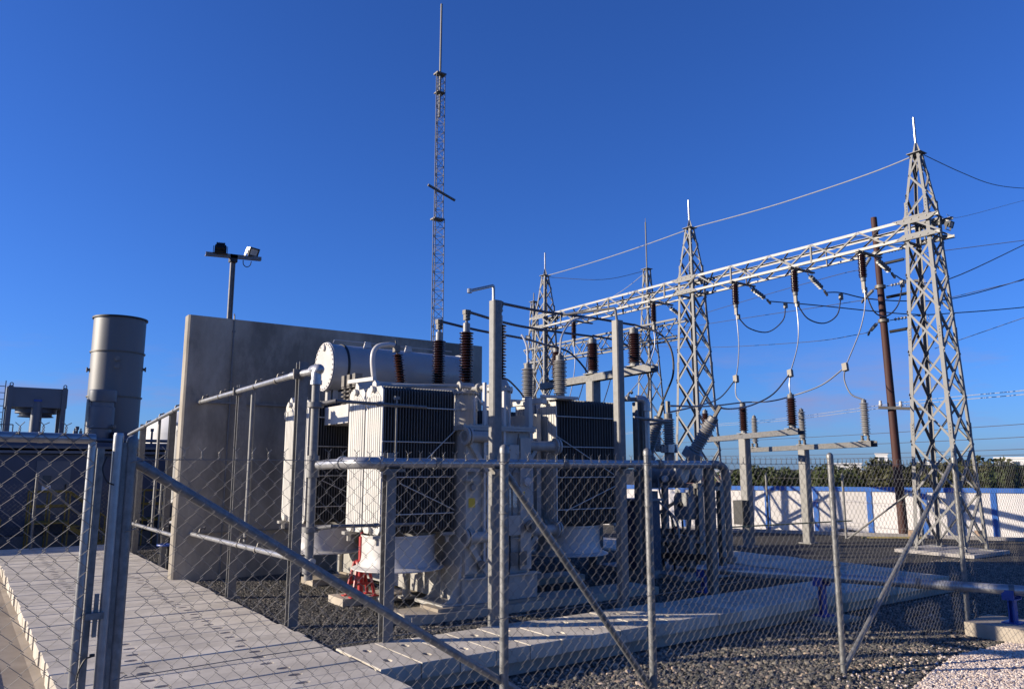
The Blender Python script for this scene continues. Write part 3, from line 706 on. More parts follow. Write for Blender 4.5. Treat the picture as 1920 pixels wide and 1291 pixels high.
# top frame rail above the left radiators
part('radiator_frame', MB().box((4.42, 9.90, 2.86), (6.0, 9.95, 3.02)).bar((4.30, 9.1, 2.95), (4.30, 9.9, 2.98), 0.05, 0.05), 'fin', tf)
part('radiator_frame', MB().box((6.70, 8.95, 0.9), (6.76, 9.02, 2.75)).box((6.70, 9.8, 0.9), (6.76, 9.87, 2.75)).box((6.94, 9.1, 1.0), (7.02, 9.9, 2.6)), 'fin', tf)
def shroud(cx, cy, lab):
    p_ = [(0.49, 0.93), (0.49, 0.955), (0.475, 0.955), (0.475, 0.93), (0.475, 0.70), (0.485, 0.62), (0.52, 0.565), (0.60, 0.535), (0.605, 0.525), (0.595, 0.518), (0.515, 0.55), (0.475, 0.61), (0.462, 0.70), (0.462, 0.94)]
    o = part('fan_cowl', MB().lathe([(r, z) for r, z in p_], (cx, cy, 0), (0, 0, 1), 48, caps=False), 'white_paint', tf)
    f = MB().lathe([(0.09, 0.70), (0.09, 0.86)], (cx, cy, 0), (0, 0, 1), 16)
    for k in range(6):
        a = k * math.pi / 3; d = Vector((math.cos(a), math.sin(a), 0)); e = Vector((-d.y, d.x, 0))
        f.extrude([Vector((cx, cy, 0.76)) + d * 0.08 - e * 0.03, Vector((cx, cy, 0.76)) + d * 0.44 - e * 0.09, Vector((cx, cy, 0.82)) + d * 0.44 + e * 0.09, Vector((cx, cy, 0.82)) + d * 0.08 + e * 0.03], (0, 0, 0.012))
    part('fan', f, 'black', o)
    return o
shroud(4.83, 9.35, ''); shroud(4.83, 11.9, ''); shroud(7.78, 9.4, ''); shroud(7.78, 11.9, '')
cr = MB()
for x, yy in ((4.30, 8.9), (4.30, 9.75), (5.3, 8.9), (4.30, 11.45), (4.3, 12.3), (7.12, 8.9), (8.3, 8.9)):
    cr.box((x - 0.08, yy - 0.05, 0.945), (x + 0.10, yy + 0.05, 0.985)).box((x - 0.02, yy - 0.02, 0.86), (x + 0.02, yy + 0.02, 0.945))
part('radiator_foot', cr, 'tank_paint', tf, kind='stuff')
sp_ = MB()
for x in (4.95, 5.25): sp_.tube((x, 9.9, 0.05), (x, 9.9, 0.9), 0.055, 12).box((x - 0.1, 9.8, 0.03), (x + 0.1, 10.0, 0.06))
part('support_leg', sp_, 'tank_paint', tf)
# bushings on turrets
def sheds(mb, base, axis, length, r0, r1, n, nseg=18, alt=0.0):
    prof_ = [(r0, 0)]
    st = length / n
    for k in range(n):
        h = k * st; rr = r1 - (alt if k % 2 else 0)
        prof_ += [(r0, h + st * 0.10), (rr, h + st * 0.34), (rr, h + st * 0.52), (r0 * 1.12, h + st * 0.92)]
    prof_.append((r0, length))
    return mb.lathe(prof_, base, axis, nseg)
def bushing(bx, by, z0, top):
    tu = MB().lathe([(0.205, 2.372), (0.205, 2.40), (0.175, 2.402), (0.175, z0 - 0.19), (0.205, z0 - 0.188), (0.205, z0 - 0.14), (0.17, z0 - 0.13), (0.115, z0 - 0.02)], (bx, by, 0), (0, 0, 1), 28)
    tu.lathe([(0.19, 2.66), (0.19, 2.69)], (bx, by, 0), (0, 0, 1), 28)
    for k in range(16):
        a = k * math.pi / 8; tu.tube((bx + 0.19 * math.cos(a), by + 0.19 * math.sin(a), z0 - 0.21), (bx + 0.19 * math.cos(a), by + 0.19 * math.sin(a), z0 - 0.12), 0.011, 6)
    part('turret', tu, 'tank_paint', tf)
    b = part('bushing', sheds(MB(), (bx, by, z0 - 0.02), (0, 0, 1), top - z0 - 0.22, 0.060, 0.112, 19, 20, 0.010), 'porcelain', tf)
    part('collar', MB().lathe([(0.055, top - 0.24), (0.055, top - 0.11), (0.03, top - 0.10), (0.016, top - 0.06), (0.016, top - 0.02)], (bx, by, 0), (0, 0, 1), 18), 'breaker_paint', b)
    tm = MB().box((bx - 0.04, by - 0.035, top - 0.06), (bx + 0.04, by + 0.035, top + 0.03)).box((bx - 0.05, by - 0.045, top + 0.032), (bx + 0.05, by + 0.045, top + 0.10))
    for sx in (-1, 1):
        for sz in (-0.04, 0.01, 0.05, 0.085): tm.tube((bx + sx * 0.025, by - 0.06, top + sz), (bx + sx * 0.025, by + 0.05, top + sz), 0.010, 6)
    part('terminal_clamp', tm, 'clamp', b)
bushing(6.2, 10.74, 3.12, 4.10); bushing(6.2, 9.90, 3.10, 4.12); bushing(6.2, 9.02, 3.07, 4.10)
part('turret_pipe', MB().tube((6.2, 10.5, 2.98), (6.2, 9.2, 2.98), 0.03, 10).lathe([(0.07, 0), (0.07, 0.05)], (6.2, 9.5, 2.98), (0, 1, 0), 14), 'tank_paint', tf)
part('turret_pipe', MB().poly(curve([(4.7, 9.95, 2.96), (5.3, 9.7, 2.97), (5.85, 9.5, 2.98), (6.02, 9.48, 2.97)]), 0.03, 10).lathe([(0.07, 0), (0.07, 0.04)], (5.82, 9.50, 2.98), (1, -0.1, 0), 14), 'tank_paint', tf)
for xx, yy in ((5.62, 8.75), (5.98, 8.72)):
    part('handrail', MB().poly([(xx, yy, 2.37), (xx, yy, 2.72), (xx + 0.03, yy, 2.76), (xx + 0.16, yy - 0.02, 2.62), (xx + 0.18, yy - 0.02, 2.55), (xx + 0.18, yy - 0.02, 2.37)], 0.016, 8), 'white_paint', tf)
# small tilted neutral bushing and its bent pipe
nb = part('neutral_bushing', sheds(MB(), (5.42, 10.5, 3.02), (-0.16, 0.0, 1.0), 0.52, 0.045, 0.085, 13, 18, 0.012), 'porcelain', tf)
part('terminal_clamp', MB().box((5.27, 10.46, 3.56), (5.36, 10.54, 3.66)).tube((5.33, 10.5, 3.52), (5.30, 10.5, 3.74), 0.012, 6), 'clamp', nb)
part('breather_pipe', MB().poly(curve([(5.02, 10.5, 2.55), (4.97, 10.5, 3.0), (4.92, 10.5, 3.42), (4.98, 10.5, 3.6), (5.16, 10.5, 3.66), (5.28, 10.5, 3.66)], 8), 0.038, 12), 'white_paint', tf)
# conservator
cs = MB().lathe([(0.30, 0), (0.375, 0.001), (0.395, 0.012), (0.395, 0.035), (0.372, 0.037), (0.372, 2.45), (0.39, 2.452), (0.39, 2.48), (0.3, 2.485)], (4.62, 11.62, 3.40), (1, 0, 0), 56)
cv = part('conservator', cs, 'cons_paint', tf)
ep = MB().lathe([(0.387, 0), (0.387, 0.012)], (4.606, 11.62, 3.40), (1, 0, 0), 56)
for k in range(28):
    a = k * 2 * math.pi / 28; ep.lathe([(0.012, 0), (0.012, 0.014)], (4.592, 11.62 + 0.362 * math.cos(a), 3.40 + 0.362 * math.sin(a)), (1, 0, 0), 6)
ep.lathe([(0.05, 0), (0.05, 0.03), (0.03, 0.032)], (4.574, 11.62, 3.70), (1, 0, 0), 16)
part('end_plate', ep, 'white_paint', cv)
part('strap', MB().lathe([(0.384, 0), (0.384, 0.035)], (4.86, 11.62, 3.40), (1, 0, 0), 48), 'black', cv)
lp = MB()
for x in (5.3, 6.05): lp.extrude([(x - 0.07, 11.5, 3.755), (x + 0.07, 11.5, 3.755), (x + 0.045, 11.5, 3.85), (x - 0.045, 11.5, 3.85)], (0, 0.03, 0))
lp.poly([(4.7, 11.5, 3.78), (4.72, 11.5, 3.83), (6.9, 11.5, 3.83)], 0.008, 6)
part('lifting_lug', lp, 'white_paint', cv)
pieces('conservator_leg', MB().box((4.75, 11.55, 2.86), (4.83, 11.70, 3.04)).box((6.3, 11.55, 2.37), (6.38, 11.70, 3.04)).tube((4.70, 11.62, 2.8), (4.70, 11.62, 3.03), 0.05, 10), 'tank_paint', cv)
# white cable box between the radiator banks with three small bushings
wb = part('cable_box', MB().box((4.56, 10.5, 2.46), (5.42, 11.5, 2.73)), 'white_paint', tf)
part('knee_brace', MB().bar((4.72, 10.56, 2.46), (5.42, 10.56, 1.65), 0.06, 0.06), 'rust', wb, label='brown diagonal knee brace')
for k in range(3):
    yy = 10.62 + k * 0.2
    lb = part('low_voltage_bushing', sheds(MB(), (4.74, yy, 2.73), (0, 0, 1), 0.31, 0.03, 0.075, 5, 16), 'clamp', tf)
    part('terminal_block', MB().box((4.68, yy - 0.05, 3.03), (4.80, yy + 0.05, 3.20)), 'clamp', lb)

# surge arresters standing on a bracket at the right of the tank
def insulator(name, label, base, axis, length, r0, r1, n, m, cat, group, cap=0.10, foot=0.06, nseg=18, top_extra=None, alt=0.0):
    base, ax = Vector(base), Vector(axis).normalized()
    t_ = thing(name, base, label, cat, group)
    part('foot', MB().lathe([(r0 * 1.15, 0), (r0 * 1.15, foot * 0.6), (r0 * 1.05, foot)], base, ax, nseg), 'galv', t_)
    part('shed_stack', sheds(MB(), base + ax * foot, ax, length - foot - cap, r0, r1, n, nseg, alt), m, t_)
    part('cap', MB().lathe([(r0 * 1.05, 0), (r0 * 1.05, cap * 0.7), (r0 * 0.5, cap * 0.75), (r0 * 0.4, cap)], base + ax * (length - cap), ax, nseg), 'galv', t_)
    return t_
ab = MB().box((6.7, 8.65, 2.72), (6.78, 10.0, 2.80)).box((6.5, 8.7, 2.37), (6.56, 8.8, 2.8)).box((6.7, 8.62, 2.803), (7.35, 8.70, 2.84)).box((6.7, 9.5, 2.803), (7.35, 9.58, 2.84)).box((7.02, 8.70, 2.803), (7.38, 9.02, 2.83)).box((7.02, 9.50, 2.803), (7.38, 9.82, 2.83))
part('arrester_bracket', ab, 'fin', tf)
insulator('surge_arrester', 'grey ribbed surge arrester at the right end of the transformer tank, left of the pair', (7.2, 9.66, 2.84), (0, 0, 1), 0.62, 0.06, 0.105, 15, 'silicone', 'surge arrester', 'surge arresters beside the tank', 0.10, 0.06, 20, alt=0.012)
insulator('surge_arrester', 'grey ribbed surge arrester above the right radiator bank, right of the pair', (7.2, 8.86, 2.84), (0, 0, 1), 0.66, 0.06, 0.105, 16, 'silicone', 'surge arrester', 'surge arresters beside the tank', 0.10, 0.06, 20, alt=0.012)

# the twin transformer of the next bay, hidden behind the fire wall, whose shadow falls over the switchyard
twin = tf.copy(); col.objects.link(twin); twin.location = (tf.location.x, tf.location.y + 8.2, tf.location.z)
tag(twin, 'twin light grey transformer of the next bay, standing behind the fire wall', 'transformer')
for ch_ in list(tf.children):
    c1 = ch_.copy(); col.objects.link(c1); c1.parent = twin
    for gch in list(ch_.children):
        c2 = gch.copy(); col.objects.link(c2); c2.parent = c1

# concrete pads under the transformer
pd = thing('transformer_plinth', (5.9, 10.4, -0.05), 'low concrete plinth strips beneath the transformer', 'plinth')
part('strip', MB().box((4.55, 8.42, -0.08), (8.7, 9.02, 0.06)), 'slab_side', pd, smooth=False)
part('strip', MB().box((4.40, 10.1, -0.08), (8.7, 10.6, 0.06)), 'slab_side', pd, smooth=False)
part('strip', MB().box((4.75, 12.1, -0.08), (8.7, 12.6, 0.06)), 'slab_side', pd, smooth=False)
part('packing_block', MB().box((4.95, 8.5, 0.062), (6.6, 8.95, 0.10)), 'sandy', pd, smooth=False)
part('packing_block', MB().box((5.38, 12.15, 0.062), (6.55, 12.65, 0.10)), 'sandy', pd, smooth=False)
# red trestle on the middle strip
rt_ = thing('red_jack_stand', (4.72, 10.25, 0.06), 'red tubular jack stand under the left fan cowl of the transformer', 'jack stand')
for dx, dy in ((-0.16, -0.12), (0.16, -0.12), (-0.16, 0.12), (0.16, 0.12)):
    part('leg', MB().tube((4.72 + dx, 10.25 + dy, 0.06), (4.72 + dx * 0.45, 10.25 + dy * 0.5, 0.52), 0.024, 8), 'red', rt_)
    part('foot', MB().box((4.72 + dx - 0.05, 10.25 + dy - 0.05, 0.061), (4.72 + dx + 0.05, 10.25 + dy + 0.05, 0.075)), 'red', rt_)
part('post', MB().tube((4.72, 10.25, 0.10), (4.72, 10.25, 0.86), 0.04, 12).tube((4.72, 10.25, 0.86), (4.72, 10.25, 0.93), 0.02, 10), 'red', rt_)
pieces('brace', MB().box((4.60, 10.13, 0.22), (4.84, 10.16, 0.25)).box((4.60, 10.34, 0.22), (4.84, 10.37, 0.25)).lathe([(0.09, 0.50), (0.09, 0.54)], (4.72, 10.25, 0), (0, 0, 1), 14), 'red', rt_)

# ------------------------------------------------------------------ fire-water (deluge) pipework and its H posts
def hpost(mb, x, y, z0, z1, w=0.115, d=0.12, t=0.012, flip=False):
    if not flip:
        mb.box((x - w / 2, y - d / 2, z0), (x + w / 2, y - d / 2 + t, z1)); mb.box((x - w / 2, y + d / 2 - t, z0), (x + w / 2, y + d / 2, z1)); mb.box((x - t / 2, y - d / 2 + t, z0), (x + t / 2, y + d / 2 - t, z1))
    else:
        mb.box((x - d / 2, y - w / 2, z0), (x - d / 2 + t, y + w / 2, z1)); mb.box((x + d / 2 - t, y - w / 2, z0), (x + d / 2, y + w / 2, z1)); mb.box((x - d / 2 + t, y - t / 2, z0), (x + d / 2 - t, y + t / 2, z1))
    return mb
def rhs(mb, x, y, z0, z1, w=0.12, c=0.015):
    h = w / 2
    return mb.extrude([(x - h + c, y - h, z0), (x + h - c, y - h, z0), (x + h, y - h + c, z0), (x + h, y + h - c, z0), (x + h - c, y + h, z0), (x - h + c, y + h, z0), (x - h, y + h - c, z0), (x - h, y - h + c, z0)], (0, 0, z1 - z0))
def nozzle(mb, p):
    x, y, z = p
    mb.tube((x, y, z), (x + 0.02, y, z + 0.09), 0.016, 8).tube((x + 0.02, y, z + 0.09), (x + 0.07, y, z + 0.10), 0.014, 8).lathe([(0.022, 0), (0.030, 0.02), (0.018, 0.035)], (x + 0.07, y, z + 0.10), (1, 0, 0), 10)
    mb.lathe([(0.042, -0.025), (0.042, 0.025)], (x, y, z), (0, 1, 0), 12)
    return mb
dl = thing('deluge_pipework', (3.4, 8.6, 0.0), 'galvanised fire-water pipe ring on H posts round the transformer', 'pipework')
for x, y_, z1, fl_ in ((3.40, 14.42, 2.98, False), (3.38, 11.74, 3.04, False), (3.37, 9.20, 3.10, False), (3.86, 7.72, 1.97, False), (5.27, 7.74, 3.86, False), (7.33, 7.74, 3.84, False), (9.14, 7.76, 1.92, False), (8.88, 8.95, 2.86, True)):
    pb = hpost(MB(), x, y_, -0.04, z1, flip=fl_) if fl_ else (rhs(MB(), x, y_, -0.04, z1, 0.125) if z1 > 3.5 else hpost(MB(), x, y_, -0.04, z1))
    po = part('post', pb, 'galv', dl)
    part('base_plate', MB().box((x - 0.12, y_ - 0.12, -0.045), (x + 0.12, y_ + 0.12, -0.025)), 'galv', po)
part('strut_pipe', MB().tube((3.42, 11.30, 0.78), (3.42, 11.30, 2.90), 0.032, 12), 'galv', dl)
part('upper_pipe', MB().tube((3.29, 14.8, 2.92), (3.29, 9.35, 2.94), 0.036, 14), 'galv_bright', dl)
part('upper_pipe', MB().tube((3.29, 9.35, 2.94), (3.38, 8.78, 2.95), 0.045, 14), 'galv_bright', dl)
part('lower_pipe', MB().tube((3.29, 14.2, 0.72), (3.31, 9.3, 0.76), 0.036, 14).tube((3.31, 9.3, 0.76), (3.38, 8.62, 0.76), 0.036, 14), 'galv_bright', dl)
nz_ = MB()
for yy in (13.7, 12.6, 10.8, 9.9): nozzle(nz_, (3.29, yy, 2.925))
for yy in (13.4, 11.2, 10.4): nozzle(nz_, (3.30, yy, 0.74))
part('nozzles', nz_, 'clamp', dl, kind='stuff')
ub = MB()
for yy, z in ((14.42, 2.92), (11.74, 2.93), (9.20, 2.94)): ub.box((3.23, yy - 0.10, z - 0.06), (3.36, yy - 0.066, z + 0.06))
pieces('pipe_clip', ub, 'clamp', dl)
part('riser', MB().tube((3.37, 8.72, 0.55), (3.37, 8.72, 2.86), 0.049, 18).lathe([(0.072, 0.62), (0.072, 0.74)], (3.37, 8.72, 0), (0, 0, 1), 18).lathe([(0.072, 1.70), (0.072, 1.95)], (3.37, 8.72, 0), (0, 0, 1), 18), 'galv', dl)
el = MB()
for k in range(7):
    pass
el.poly(curve([(3.37, 8.72, 2.82), (3.37, 8.72, 2.92), (3.395, 8.70, 2.965), (3.385, 8.80, 2.97), (3.38, 8.88, 2.965)]), 0.060, 16)
el.lathe([(0.07, 0), (0.07, 0.05)], (3.37, 8.72, 2.78), (0, 0, 1), 18)
part('elbow', el, 'galv_bright', dl)
# mid ring at about 1.85 m
part('ring_pipe', MB().poly(curve([(3.40, 8.60, 1.84), (3.41, 8.25, 1.85), (3.42, 8.02, 1.855), (3.43, 7.85, 1.86)]), 0.054, 16), 'galv_bright', dl)
part('elbow', MB().poly(curve([(3.42, 7.98, 1.86), (3.43, 7.78, 1.86), (3.50, 7.62, 1.86), (3.68, 7.60, 1.86)]), 0.064, 16).lathe([(0.075, 0), (0.075, 0.05)], (3.66, 7.60, 1.86), (1, 0, 0), 18).lathe([(0.075, 0), (0.075, 0.05)], (3.42, 8.0, 1.86), (0, -1, 0), 18), 'galv_bright', dl)
rp_ = part('ring_pipe', MB().tube((3.68, 7.60, 1.86), (9.05, 7.62, 1.86), 0.054, 18), 'galv_bright', dl)
cl = MB()
for x in (4.35, 6.2, 7.9): cl.lathe([(0.064, 0), (0.064, 0.07)], (x, 7.605, 1.86), (1, 0, 0), 18)
pieces('coupling', cl, 'galv', rp_)
bk = MB()
for x in (3.86, 5.27, 7.33): bk.box((x - 0.14, 7.54, 1.765), (x + 0.10, 7.68, 1.797)).box((x - 0.14, 7.535, 1.735), (x - 0.02, 7.60, 1.763))
pieces('pipe_bracket', bk, 'clamp', dl)
part('elbow', MB().poly(curve([(9.0, 7.62, 1.86), (9.22, 7.62, 1.85), (9.34, 7.62, 1.78), (9.38, 7.62, 1.62), (9.38, 7.62, 1.5)]), 0.060, 16), 'galv', dl)
part('riser', MB().tube((9.38, 7.62, 1.52), (9.38, 7.62, 0.42), 0.048, 16).lathe([(0.1, 0.46), (0.1, 0.52)], (9.38, 7.62, 0), (0, 0, 1), 18), 'galv', dl)
# nozzle branches in front of the left radiator bank
for z, ye in ((2.56, 8.5), (1.13, 8.5)):
    part('branch_pipe', MB().tube((3.37, 8.72, z - 0.02), (3.54, 8.50, z + 0.02), 0.026, 10).tube((3.54, 8.50, z + 0.02), (4.74, 8.50, z), 0.02, 10).lathe([(0.028, 0), (0.028, 0.06)], (4.05, 8.5, z + 0.01), (1, 0, 0), 10).lathe([(0.095, 0), (0.095, 0.06)], (3.37, 8.72, z - 0.05), (0, 0, 1), 16), 'galv', dl)
part('hanger_rod', MB().tube((4.34, 8.53, 0.85), (4.34, 8.53, 2.66), 0.011, 6).box((4.31, 8.51, 2.64), (4.37, 8.56, 2.68)), 'galv', dl)
# gooseneck on the tall post
part('gooseneck', MB().poly([(5.24, 7.74, 3.80), (5.24, 7.74, 4.02), (5.235, 7.74, 4.04), (5.22, 7.735, 4.045), (4.86, 7.70, 3.925)], 0.020, 10).lathe([(0.03, 0), (0.03, 0.05)], (4.86, 7.70, 3.90), (0, 0, 1), 10), 'galv_bright', dl)
part('gooseneck', MB().poly([(7.33, 7.74, 3.78), (7.30, 7.74, 4.0), (7.29, 7.76, 4.02), (6.9, 8.4, 3.98)], 0.018, 10), 'galv', dl)
# right riser with elbow beside the right radiator bank
part('riser', MB().tube((9.02, 8.9, 0.3), (9.02, 8.9, 2.80), 0.055, 16), 'galv_bright', dl)
part('elbow', MB().poly(curve([(9.02, 8.9, 2.76), (9.02, 8.9, 2.85), (8.98, 8.93, 2.90), (8.88, 8.98, 2.91)]), 0.07, 16).lathe([(0.08, 0), (0.08, 0.05)], (9.02, 8.9, 2.72), (0, 0, 1), 18), 'galv_bright', dl)
nz2 = MB().tube((8.88, 8.98, 2.91), (8.60, 9.10, 2.90), 0.034, 12)
nozzle(nz2, (8.74, 9.02, 2.92)); nz2.tube((9.0, 8.62, 2.55), (8.6, 8.60, 2.56), 0.018, 8).tube((9.02, 8.9, 2.50), (9.35, 8.75, 2.55), 0.02, 8).tube((8.3, 8.45, 2.57), (9.35, 8.70, 2.55), 0.02, 8)
part('branch_pipe', nz2, 'galv', dl)

# the second frame that shows beyond the left end of the fire wall
d2 = thing('deluge_pipework', (3.36, 17.5, -0.05), 'galvanised fire-water pipe frame seen left of the fire wall end', 'pipework')
for x, y_, z1 in ((3.32, 18.9, 2.78), (3.34, 16.1, 2.92)):
    part('post', hpost(MB(), x, y_, -0.05, z1), 'galv', d2)
part('strut_pipe', MB().tube((3.36, 17.4, 0.6), (3.36, 17.4, 2.86), 0.03, 10), 'galv', d2)
part('strut_pipe', MB().tube((3.36, 19.0, -0.05), (3.36, 19.0, 1.75), 0.03, 10), 'galv', d2)
part('upper_pipe', MB().tube((3.26, 20.3, 2.60), (3.26, 14.6, 2.95), 0.035, 12), 'galv_bright', d2)
part('lower_pipe', MB().tube((3.26, 20.0, 0.60), (3.26, 14.9, 0.62), 0.035, 12), 'galv_bright', d2)
nz3 = MB()
for yy in (18.3, 17.0, 15.6): nozzle(nz3, (3.26, yy, 2.6 + 0.35 * (20.3 - yy) / 5.7)); nozzle(nz3, (3.26, yy + 0.3, 0.61))
part('nozzles', nz3, 'clamp', d2, kind='stuff')
hv = thing('handwheel_valve', (3.30, 15.5, -0.05), 'black valve stem with a blue handwheel beside the fire wall corner', 'valve')
part('stem', MB().tube((3.30, 15.5, -0.05), (3.30, 15.5, 0.42), 0.035, 10).lathe([(0.05, 0.22), (0.05, 0.26)], (3.30, 15.5, 0), (0, 0, 1), 12), 'black', hv)
ring = [(3.30 + 0.19 * math.cos(k * math.pi / 12), 15.5 + 0.19 * math.sin(k * math.pi / 12), 0.42) for k in range(24)]
part('handwheel', MB().poly(ring, 0.018, 8, closed=True).bar((3.12, 15.5, 0.42), (3.48, 15.5, 0.42), 0.03, 0.015).bar((3.30, 15.32, 0.42), (3.30, 15.68, 0.42), 0.03, 0.016), 'blue', hv)

# water main on blue saddles
wm = thing('water_main', (10.2, 6.2, GZ), 'long galvanised water main running past the walkway to the lower right', 'pipe')
wp = [(9.32, 8.2, 0.30), (9.75, 7.2, 0.30), (10.02, 6.57, 0.30), (10.87, 4.59, 0.30), (12.0, 1.96, 0.30)]
mp_ = part('pipe', MB().poly(wp, 0.062, 20), 'galv_bright', wm)
cm = MB()
for a, b in (((9.85, 6.6), (10.87, 4.59)), ):
    for f in (0.55, 1.03):
        q = Vector((*wp[2][:2], 0.3)).lerp(Vector(wp[3]), f); cm.lathe([(0.069, 0), (0.069, 0.06)], q, (0.85, -1.98, 0), 20)
pieces('clamp_band', cm, 'galv', mp_)
for (x, y_, zb) in ((10.93, 4.52, -0.10), (10.02, 6.57, -0.22), (9.36, 8.1, -0.04)):
    sd = MB().box((x - 0.12, y_ - 0.10, zb), (x + 0.12, y_ + 0.10, zb + 0.015)).box((x - 0.05, y_ - 0.035, zb + 0.015), (x + 0.05, y_ - 0.02, 0.18)).box((x - 0.05, y_ + 0.02, zb + 0.015), (x + 0.05, y_ + 0.035, 0.18)).box((x - 0.006, y_ - 0.02, zb + 0.015), (x + 0.006, y_ + 0.02, 0.18))
    sd.box((x - 0.11, y_ - 0.07, 0.18), (x + 0.11, y_ + 0.07, 0.195)).box((x - 0.11, y_ - 0.07, 0.195), (x - 0.095, y_ + 0.07, 0.30)).box((x + 0.095, y_ - 0.07, 0.195), (x + 0.11, y_ + 0.07, 0.30))
    part('saddle', sd, 'blue', wm)
cb = MB().extrude([(10.55, 4.05, GZ - 0.05), (11.35, 4.12, GZ - 0.05), (11.30, 4.98, GZ - 0.05), (10.50, 4.92, GZ - 0.05)], (0, 0, -0.10 - GZ + 0.05))
single('concrete_block', cb, 'slab_side', 'pale concrete footing block under the blue pipe saddle at the right', 'block', 'pipe footings', smooth=False)
cb = MB().box((9.68, 6.22, GZ - 0.05), (10.36, 6.67, -0.22))
single('concrete_block', cb, 'slab_side', 'shaded concrete footing block against the front of the walkway', 'block', 'pipe footings', smooth=False)

# ------------------------------------------------------------------ chain-link fence and gate
FO = Vector((0.65, 4.33, 0)); FD = Vector((1, 0.0665, 0)).normalized(); FN = Vector((FD.y, -FD.x, 0))
def fp(x, z, off=0.0):
    p = FO + FD * ((x - 0.65) / FD.x) + FN * off; return Vector((p.x, p.y, z))
def chain(mb, fn, u0, u1, z0, z1, w=0.091, h=0.096, r=0.0019, tips=True, nn=4, uneven=None):
    """chain-link: each wire zigzags upward and hooks round its neighbours"""
    n = int((u1 - u0) / (w / 2)); rows = int((z1 - z0) / (h / 2))
    if rows % 2: rows -= 1
    for i in range(n):
        pts = []; a = u0 + i * w / 2
        for j in range(rows + 1):
            side = (j + i) % 2
            u = a + side * w / 2
            lean = 0.004 * math.sin(a * 3.1 + j * 0.4) + (uneven(a, z0 + j * h / 2) if uneven else 0)
            e = 0.16 * w / 2
            # small hook at the knuckle
            uu = u + (0.006 if side else -0.006)
            zz = z0 + j * h / 2
            uu += 0.008 * math.sin(zz * 2.3 + a * 0.9) + 0.005 * math.sin(a * 5.1 + zz * 4.0)
            zz += 0.006 * math.sin(a * 2.7) + 0.004 * math.sin(a * 7.3 + zz)
            pts.append(fn(uu, zz, lean + (0.004 if side else -0.004)))
        mb.poly(pts, r, nn, caps=False)
        if tips and (rows + i) % 2:
            k = a + w / 2; zt = z0 + rows * h / 2
            hh = random.uniform(0.026, 0.036)
            for s in (-1, 1):
                l_ = random.uniform(0.016, 0.024)
                mb.poly([fn(k + s * 0.004, zt - 0.012, 0.003 * s), fn(k - s * 0.004, zt + hh * 0.3, -0.003 * s), fn(k + s * 0.004, zt + hh * 0.65, 0.003 * s), fn(k, zt + hh, 0), fn(k + s * l_, zt + hh + random.uniform(0.012, 0.024), random.uniform(-0.01, 0.01))], r, nn, caps=False)
    return mb
ff = thing('chain_link_fence', fp(5.0, GZ), 'galvanised chain-link fence with round posts crossing the foreground', 'fence')
for x, r in ((0.716, 0.025), (3.14, 0.031), (4.66, 0.031), (7.60, 0.031), (10.80, 0.031), (14.1, 0.031)):
    p = fp(x, 0)
    po = part('post', MB().tube((p.x, p.y, GZ - 0.1), (p.x, p.y, 1.925), r, 18), 'galv_post', ff)
    part('post_cap', MB().lathe([(r * 1.16, 1.905), (r * 1.16, 1.935), (r * 1.0, 1.952), (r * 0.55, 1.966), (r * 0.1, 1.97)], (p.x, p.y, 0), (0, 0, 1), 18), 'galv_post', po)
for (xa, za, xb, zb, r) in ((0.722, 1.845, 4.22, GZ, 0.027), (3.17, 1.77, 5.05, GZ - 0.1, 0.026), (10.76, 1.86, 7.62, GZ + 0.02, 0.028)):
    part('brace', MB().tube(fp(xa, za, -0.02), fp(xb, zb, -0.02), r, 14), 'galv_post', ff)
part('chain_mesh', chain(MB(), lambda u, z, o: fp(u, z, 0.036 + o), 0.78, 14.6, GZ + 0.03, 1.875), 'wire', ff, kind='stuff')
sw = MB()
for z in (1.845, 0.80, -0.16): sw.poly([fp(0.75 + k * 0.7, z + 0.004 * math.sin(k * 2.2), 0.043) for k in range(20)], 0.0024, 4)
pieces('strand_wire', sw, 'wire', ff)
tw_ = MB()
for x in (0.735, 3.14, 4.66, 7.6, 10.8):
    for z in (1.84, 1.5, 0.8): 
        c_ = fp(x, z); tw_.poly([(c_.x + 0.037 * math.cos(k * 0.785), c_.y + 0.037 * math.sin(k * 0.785), z + 0.01 * math.sin(k)) for k in range(8)], 0.0028, 4, closed=True)
part('tie_wire', tw_, 'wire', ff, kind='stuff')

gt = thing('gate', fp(0.2, GZ), 'tubular steel gate leaf filled with chain-link at the left edge', 'gate')
part('gate_post', MB().tube(fp(0.650, GZ - 0.1), fp(0.650, 1.965), 0.024, 18).lathe([(0.024, 0), (0.02, 0.012)], fp(0.650, 1.965), (0, 0, 1), 18), 'galv_bright', gt)
part('post_plate', MB().bar(fp(0.684, GZ, 0.0), fp(0.684, 1.93, 0.0), 0.02, 0.012, (0, 1, 0)), 'galv_post', gt)
part('stile', MB().tube(fp(0.535, GZ + 0.05), fp(0.535, 1.93), 0.019, 16), 'galv_bright', gt)
part('stile_angle', MB().angle(fp(0.56, GZ + 0.05, -0.02), fp(0.56, 1.90, -0.02), FD, FN, 0.035, 0.005), 'galv_post', gt)
part('top_rail', MB().tube(fp(-1.3, 1.955), fp(0.545, 1.945), 0.024, 16).lathe([(0.027, 0), (0.027, 0.02)], fp(0.30, 1.947), FD, 16), 'galv_bright', gt)
part('hinge', MB().bar(fp(0.56, 1.10, -0.02), fp(0.64, 1.10, -0.02), 0.10, 0.03).box(fp(0.60, 1.0, 0.01), fp(0.62, 1.2, -0.01)), 'galv_post', gt)
part('chain_mesh', chain(MB(), lambda u, z, o: fp(u, z, 0.026 + o), -1.3, 0.56, GZ + 0.05, 1.975, 0.095, 0.10, 0.0022, tips=True), 'wire', gt, kind='stuff')
